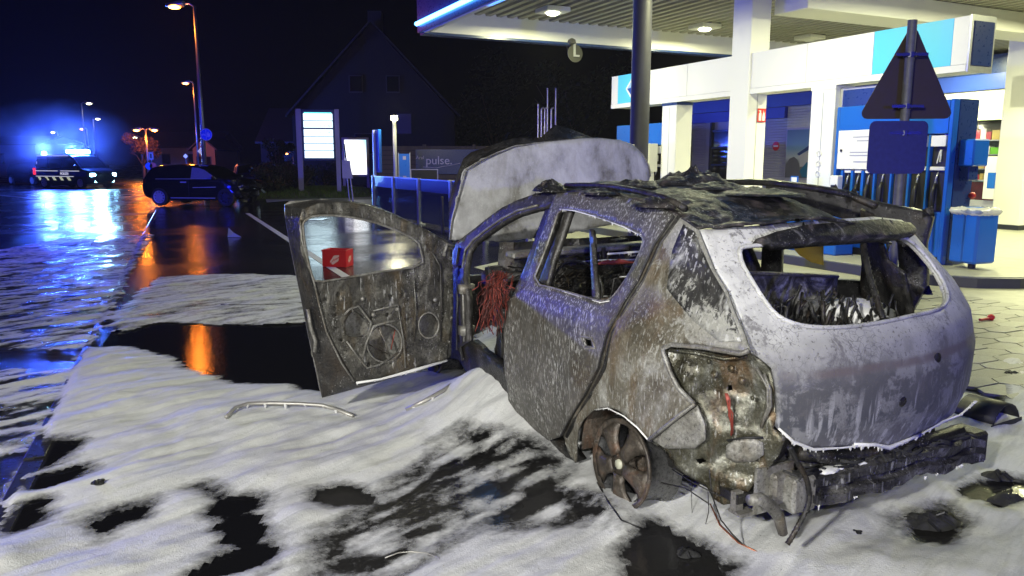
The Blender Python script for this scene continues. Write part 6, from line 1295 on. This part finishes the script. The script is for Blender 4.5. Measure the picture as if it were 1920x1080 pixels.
for a, b_ in bent:
    h = a[2] - b_[2]; sec = [(0, a[2]), (-.03, a[2] - .012), (-.028, a[2] - h * .36), (-.006, a[2] - h * .44), (-.006, a[2] - h * .56), (-.03, a[2] - h * .64), (-.03, b_[2] + .01), (0, b_[2]), (.05, b_[2]), (.05, a[2])]
    m.v += [(a[0] + x, (a[1] + b_[1]) / 2, z) for x, z in sec]
n_ = 10
for k in range(len(bent) - 1):
    for j in range(n_): j2 = (j + 1) % n_; m.f.append((k * n_ + j, k * n_ + j2, (k + 1) * n_ + j2, (k + 1) * n_ + j))
m.f.append(tuple(range(n_))); m.f.append(tuple((len(bent) - 1) * n_ + j for j in range(n_))[::-1]); bb = obj("bumper_beam", m, B_BEAM, car, 'auto')
a, b_ = BT[0], BB[0]; m = MB(); m.bbox(a[0] - .035, a[0] + .06, a[1] - .03, a[1] + .10, b_[2] - .005, a[2] + .01, .012); m.bbox(a[0] + .02, a[0] + .15, a[1] + .02, a[1] + .15, b_[2] + .02, a[2] + .02, .012); m.box(a[0] + .05, a[0] + .065, a[1] + .02, a[1] + .22, b_[2] - .01, a[2] + .05); obj("crash_box", m, B_PLATE, bb)
a, b_ = BT[-1], BB[-1]; m = MB(); m.bbox(a[0] - .03, a[0] + .12, a[1] - .05, a[1] + .06, b_[2] - .01, a[2] + .02, .012); obj("crash_box", m, B_DARK, bb)
m = MB(); rr = random.Random(8)
for k in range(46):
    f = rr.random(); i = min(int(f * 4), 3); p_ = BT[i] * (1 - (f * 4 - i)) + BT[i + 1] * (f * 4 - i); L_ = rr.uniform(.04, .12); m.tube([(p_[0] + rr.uniform(-.03, .05), p_[1], p_[2] + .01), (p_[0] + rr.uniform(-.04, .04), p_[1] + L_, p_[2] + rr.uniform(.0, .03)), (p_[0] + rr.uniform(-.04, .06), p_[1] + L_ * 1.5, p_[2] + rr.uniform(-.02, .03))], rr.uniform(.004, .012), 6)
obj("melted_rags", m, M_CHAR, bb, True)
def sag(name, x0, ztop, zlo, amp, seed, mat):
    vv, T_2 = cdt([(-.60, ztop)] + [(y, zlo + amp * (float(vnoise(y * 9, 3, seed)) - .5) + .5 * amp * (float(vnoise(y * 27, 8, seed)) - .5)) for y in np.linspace(-.60, .50, 45)] + [(.50, ztop)], [], .025)
    m = MB(); m.v = [(x0 + .15 * y * y + .06 * (float(vnoise(y * 8, z * 9, seed)) - .5) + .03 * (float(vnoise(y * 21, z * 17, seed + 1)) - .5), y, z) for y, z in vv]; m.f = [t_[::-1] for t_ in T_2]; return obj(name, m, mat, bb, True, solid=.010)
sag("melted_bumper_skin", -.61, .54, .44, .07, 3, B_DARK); sag("melted_bumper_skin", -.63, .44, .25, .10, 9, B_BEAM)
dripline("foam_drips", [(q[0] - .03, q[1], q[2] + .01) for q in BB], 10, .025, .008, M_FOAM, bb, 77, .0)
m = MB()
for (a, s_) in ((.35, .03), (.15, .02), (-.3, .025), (.42, .02)): i = 1; p_ = BT[0] * .6 + BT[2] * .4; m.ball((p_[0] + .0, p_[1] + a * .3, p_[2] + .004), s_, 3, .12, (1, 1.9, .4), 5)
obj("foam_clumps", m, M_FOAM, bb, True)
m = MB(); m.tube([(q[0], q[1], q[2]) for q in (hit(a, b, lambda x, y, z: -.66 - x) for a, b in ((1498, 850), (1560, 858), (1640, 850), (1720, 832), (1800, 806)))], .03, 8); obj("lower_crossmember", m, B_DARK, car, True)
def ribbed(name, px, f, r, mat, parent, sub=7):
    P = [Vector(hit(a, b, f)) for a, b in px]; Q = []
    for a, b_ in zip(P[:-1], P[1:]):
        for k in range(sub): Q.append(a.lerp(b_, k / sub))
    m = MB(); m.tube(Q, [r * (1 + .22 * (k % 2)) for k in range(len(Q))], 8); return obj(name, m, mat, parent, True)
fX = lambda c_: (lambda x, y, z: c_ - x)
ribbed("corrugated_hose", [(1480, 837), (1490, 856), (1500, 875), (1509, 890), (1514, 905), (1518, 928), (1516, 945), (1510, 961), (1500, 980), (1488, 1002), (1474, 1024)], fX(-.84), .0095, B_DARK, car, 6)
P = [hit(a, b, fX(-.74)) for a, b in ((1405, 938), (1425, 935), (1445, 948), (1460, 968), (1468, 1000))]; m = MB(); m.tube(P, [.022, .026, .026, .024, .020], 10); obj("tail_pipe", m, B_PLATE, car, True)
for pts in ([(1330, 880), (1335, 930), (1352, 975), (1372, 1000), (1392, 1020)], [(1240, 905), (1285, 915), (1330, 945)], [(1260, 880), (1300, 905), (1350, 930)], [(1726, 890), (1738, 880), (1748, 868)]):
    m = MB(); m.tube([hit(a, b, fX(-.55) if a > 1320 else (lambda x, y, z: y - .74)) for a, b in pts], .003, 5); obj("hanging_wire", m, B_DARK, car, True)
m = MB(); rr = random.Random(15)
for k in range(3): y0 = rr.uniform(.2, .7); x0 = rr.uniform(-.45, -.15); m.tube([(x0, y0, .26), (x0 + rr.uniform(-.06, .06), y0 + rr.uniform(-.05, .05), .15), (x0 + rr.uniform(-.12, .12), y0 + rr.uniform(-.1, .1), .04)], rr.uniform(.001, .002), 4)
obj("tyre_strands", m, B_DARK, car, True)
# ---- inside: dashboard skeleton, steering column, seats, seat springs
rr = random.Random(21)
m = MB(); m.tube([(1.48, -.68, .92), (1.46, -.3, .94), (1.46, .3, .93), (1.5, .72, .92)], .035, 10); db = obj("dash_beam", m, B_DARK, car, True)
vv, T_2 = cdt([(-.68, .32), (.68, .32), (.66, 1.12), (-.66, 1.12)], [], .04); m = MB(); m.v = [(1.66 + .14 * (float(vnoise(y * 7, z * 5, 2)) - .5) + .05 * (float(vnoise(y * 23, z * 6, 6)) - .5), y, z) for y, z in vv]; m.f = [t_[::-1] for t_ in T_2]; obj("bulkhead", m, B_DARK, db, solid=.01)
m = MB()
for k in range(46):
    y0 = rr.uniform(-.64, .64); zt2 = rr.uniform(.55, 1.10); h = rr.uniform(.05, .3); x0 = rr.uniform(1.40, 1.6); m.bbox(x0, x0 + rr.uniform(.02, .1), y0, y0 + rr.uniform(.02, .14), zt2 - h, zt2, .006, Matrix.Rotation(rr.uniform(-.12, .12), 4, 'X'))
obj("dash_remains", m, B_DARK, db)
m = MB()
for k in range(60):
    y0 = rr.uniform(-.6, .6); z0_ = rr.uniform(.6, 1.06); m.tube([(1.42 + rr.uniform(-.05, .05), y0 + j * rr.uniform(-.04, .06), z0_ + (rr.uniform(-.06, .03) if j else 0) - j * rr.uniform(0, .04)) for j in range(5)], rr.uniform(.002, .007), 5)
obj("burnt_cables", m, B_INNER, db, True)
for yy, zz in ((.05, 1.0), (-.35, .88), (.1, .76), (-.25, 1.04)): dripline("foam_drips", [(1.40, yy + .26, zz), (1.39, yy, zz + .004), (1.40, yy - .26, zz - .01)], 24, .03, .005, M_FOAM, db, int(zz * 100), .006)
m = MB(); m.bbox(1.44, 1.56, -.66, .66, 1.05, 1.09, .01, Matrix.Rotation(R(-1), 4, 'X')); obj("dash_top", m, B_PLATE, db)
m = MB(); rr2 = random.Random(31)
for k in range(110):
    if k == 60: obj("copper_strands", m, M_COPPER2, db, True); m = MB()
    q0 = hit(938 + rr2.gauss(0, 9), 512 + rr2.uniform(-6, 10), fX(1.28)); q0 = Vector(q0); P = [q0]
    tx = 926 + rr2.gauss(0, 17); ty = rr2.uniform(540, 628); e = Vector(hit(tx, ty, fX(1.24)))
    for j in range(1, 6): f = j / 5; P.append(q0.lerp(e, f) + Vector((rr2.uniform(-.022, .022), rr2.uniform(-.022, .022) + .02 * math.sin(f * 3), rr2.uniform(-.008, .008))))
    m.tube(P, rr2.uniform(.001, .0034), 4)
obj("copper_strands", m, M_COPPER, db, True)
m = MB()
for k in range(20): y0 = rr2.uniform(-.02, .16); m.tube([(1.36, y0, .98), (1.33, y0 - .06, 1.0 + rr2.uniform(-.01, .01)), (1.34, y0 - .14, .98), (1.37, y0 - .2, .985)], .006, 5)
obj("copper_strands", m, M_COPPER, db, True); m = MB()
for k in range(14): y0 = rr2.uniform(-.5, -.42); m.tube([(1.3, y0, .92), (1.27, y0 - .03, .86), (1.28, y0 - .02, .76 + rr2.uniform(-.03, .03))], .005, 5)
obj("copper_strands", m, M_COPPER, db, True)
m = MB(); m.tube([(1.55, .34, .72), (1.18, .36, .88)], .022, 8); P = [Vector((1.18, .36, .88)) + Vector((math.sin(t_) * .07, math.cos(t_) * .17, math.sin(t_) * .15)) for t_ in np.linspace(0, 2 * math.pi, 25)]; m.tube(P, .009, 6, False); obj("steering_wheel", m, B_DARK, car, True)
def seat(y0, x0, wd, zt2, name):
    m = MB(); P = [(x0 + .05, y0 - wd, .36), (x0 - .02, y0 - wd, .7), (x0 - .10, y0 - wd * .8, zt2), (x0 - .10, y0 + wd * .8, zt2), (x0 - .02, y0 + wd, .7), (x0 + .05, y0 + wd, .36)]; m.tube(P, .013, 8); s_ = obj(name, m, B_RUST, car, True)
    m = MB()
    for k in range(7): z = .42 + (zt2 - .46) * k / 6; m.tube([(x0 + .04 - .1 * k / 6, y0 - wd * .95 + wd * 1.9 * j / 8, z + .012 * (j % 2)) for j in range(9)], .004, 5)
    obj("seat_springs", m, B_DARK, s_, True); m = MB(); m.bbox(x0, x0 + .48, y0 - wd, y0 + wd, .30, .37, .015); obj("seat_pan", m, B_DARK, s_)
    m = MB(); m.tube([(x0 - .10, y0 - .06, zt2), (x0 - .12, y0 - .06, zt2 + .12), (x0 - .12, y0 + .06, zt2 + .12), (x0 - .10, y0 + .06, zt2)], .007, 6); obj("headrest_bar", m, B_DARK, s_, True)
seat(.36, .82, .22, .88, "front_seat"); seat(-.36, .82, .22, .88, "front_seat")
vv, T_2 = cdt([(-.60, .34), (.60, .34), (.60, 1.07), (.2, 1.10), (-.05, 1.08), (-.60, 1.02)], [], .03); m = MB(); m.v = [(.12 + .18 * (z - .34) * -.4 + .035 * (float(vnoise(y * 5, z * 6, 12)) - .5) + .015 * (float(vnoise(y * 17, z * 15, 3)) - .5), y, z) for y, z in vv]; m.f = [t_[::-1] for t_ in T_2]; sb = obj("rear_seat_back", m, B_SEAT, car, True, solid=.012)
m = MB(); m.tube([(.07, -.60, 1.03), (.06, -.05, 1.085), (.06, .2, 1.105), (.06, .6, 1.075)], .010, 8); obj("seat_top_tube", m, B_PLATE, sb, True)
m = MB(); rr3 = random.Random(51)
for k in range(9):
    c_ = Vector((-.18 + rr3.uniform(-.12, .14), rr3.uniform(-.2, .42), 1.0 + rr3.uniform(-.12, .05))); r_ = rr3.uniform(.025, .045); ax = rr3.uniform(0, 3)
    m.tube([c_ + Vector((math.cos(ax) * r_ * math.cos(t_), math.sin(ax) * r_ * math.cos(t_), r_ * math.sin(t_) + .004 * t_)) for t_ in np.linspace(0, 9, 28)], .0045, 5)
obj("seat_springs", m, B_SEAT, sb, True)
m = MB()
for k in range(150):
    c_ = Vector((rr3.uniform(-.5, .02), rr3.uniform(-.45, .5), rr3.uniform(.86, 1.03))); d = Vector((rr3.uniform(-.06, .06), rr3.uniform(-.05, .05), -rr3.uniform(.04, .16))); m.tube([c_, c_ + d * .5 + Vector((0, .01, 0)), c_ + d], rr3.uniform(.004, .012), 5)
obj("boot_remains", m, B_DARK, sb, True)
vv, T_2 = cdt([(-.56, -.60), (.08, -.60), (.08, .60), (-.56, .60)], [], .035); m = MB(); m.v = [(x, y * (1 - .14 * (x < -.4)), .84 + .14 * (float(vnoise(x * 6, y * 6, 8)) - .4) + .06 * (float(vnoise(x * 19, y * 19, 9)) - .5)) for x, y in vv]; m.f = list(T_2); obj("ash_heap", m, B_SEAT, sb, True)
m = MB(); m.ball((-.22, -.42, .90), .16, 3, .07, (1.1, 1.0, .42), 6); obj("foam_heap", m, M_FOAM, sb, True)
dripline("foam_drips", [(-.28, -.26, .93), (-.34, -.40, .92), (-.36, -.52, .92)], 12, .03, .008, M_FOAM, sb, 8, .012)
# cracked remnant of the far side window, the canopy lamps' yellow put into its colour
q = [hit(a, b, lambda x, y, z: y + .68) for a, b in ((1480, 456), (1543, 451), (1543, 497), (1522, 492), (1498, 478))]; gm_ = bpy.data.materials.new("crazed_glass_lit_yellow"); gm_.use_nodes = True; t = gm_.node_tree; b = t.nodes["Principled BSDF"]; v = coord(t)
vo = N(t, "TexVoronoi", Scale=90); t.links.new(v, vo.inputs['Vector']); t.links.new(ramp(t, noise(t, v, 5, 2), [(.42, (.35, .24, .03)), (.55, (.30, .32, .25))]), b.inputs['Base Color']); b.inputs['Roughness'].default_value = .25; bump(t, b, vo.outputs['Distance'], .8, .01); tl = N(t, 'BsdfTranslucent'); tl.inputs[0].default_value = (.75, .62, .22, 1); mx = N(t, 'MixShader'); mx.inputs[0].default_value = .65; t.links.new(b.outputs[0], mx.inputs[1]); t.links.new(tl.outputs[0], mx.inputs[2]); t.links.new(mx.outputs[0], t.nodes['Material Output'].inputs[0])
m = MB(); n_ = len(q); m.v = [tuple(p) for p in q] + [(p[0], p[1] - .005, p[2]) for p in q]; m.f = [tuple(range(n_)), tuple(range(n_, 2 * n_))[::-1]] + [(i, n_ + i, n_ + (i + 1) % n_, (i + 1) % n_) for i in range(n_)]; obj("cracked_glass", m, gm_, car)
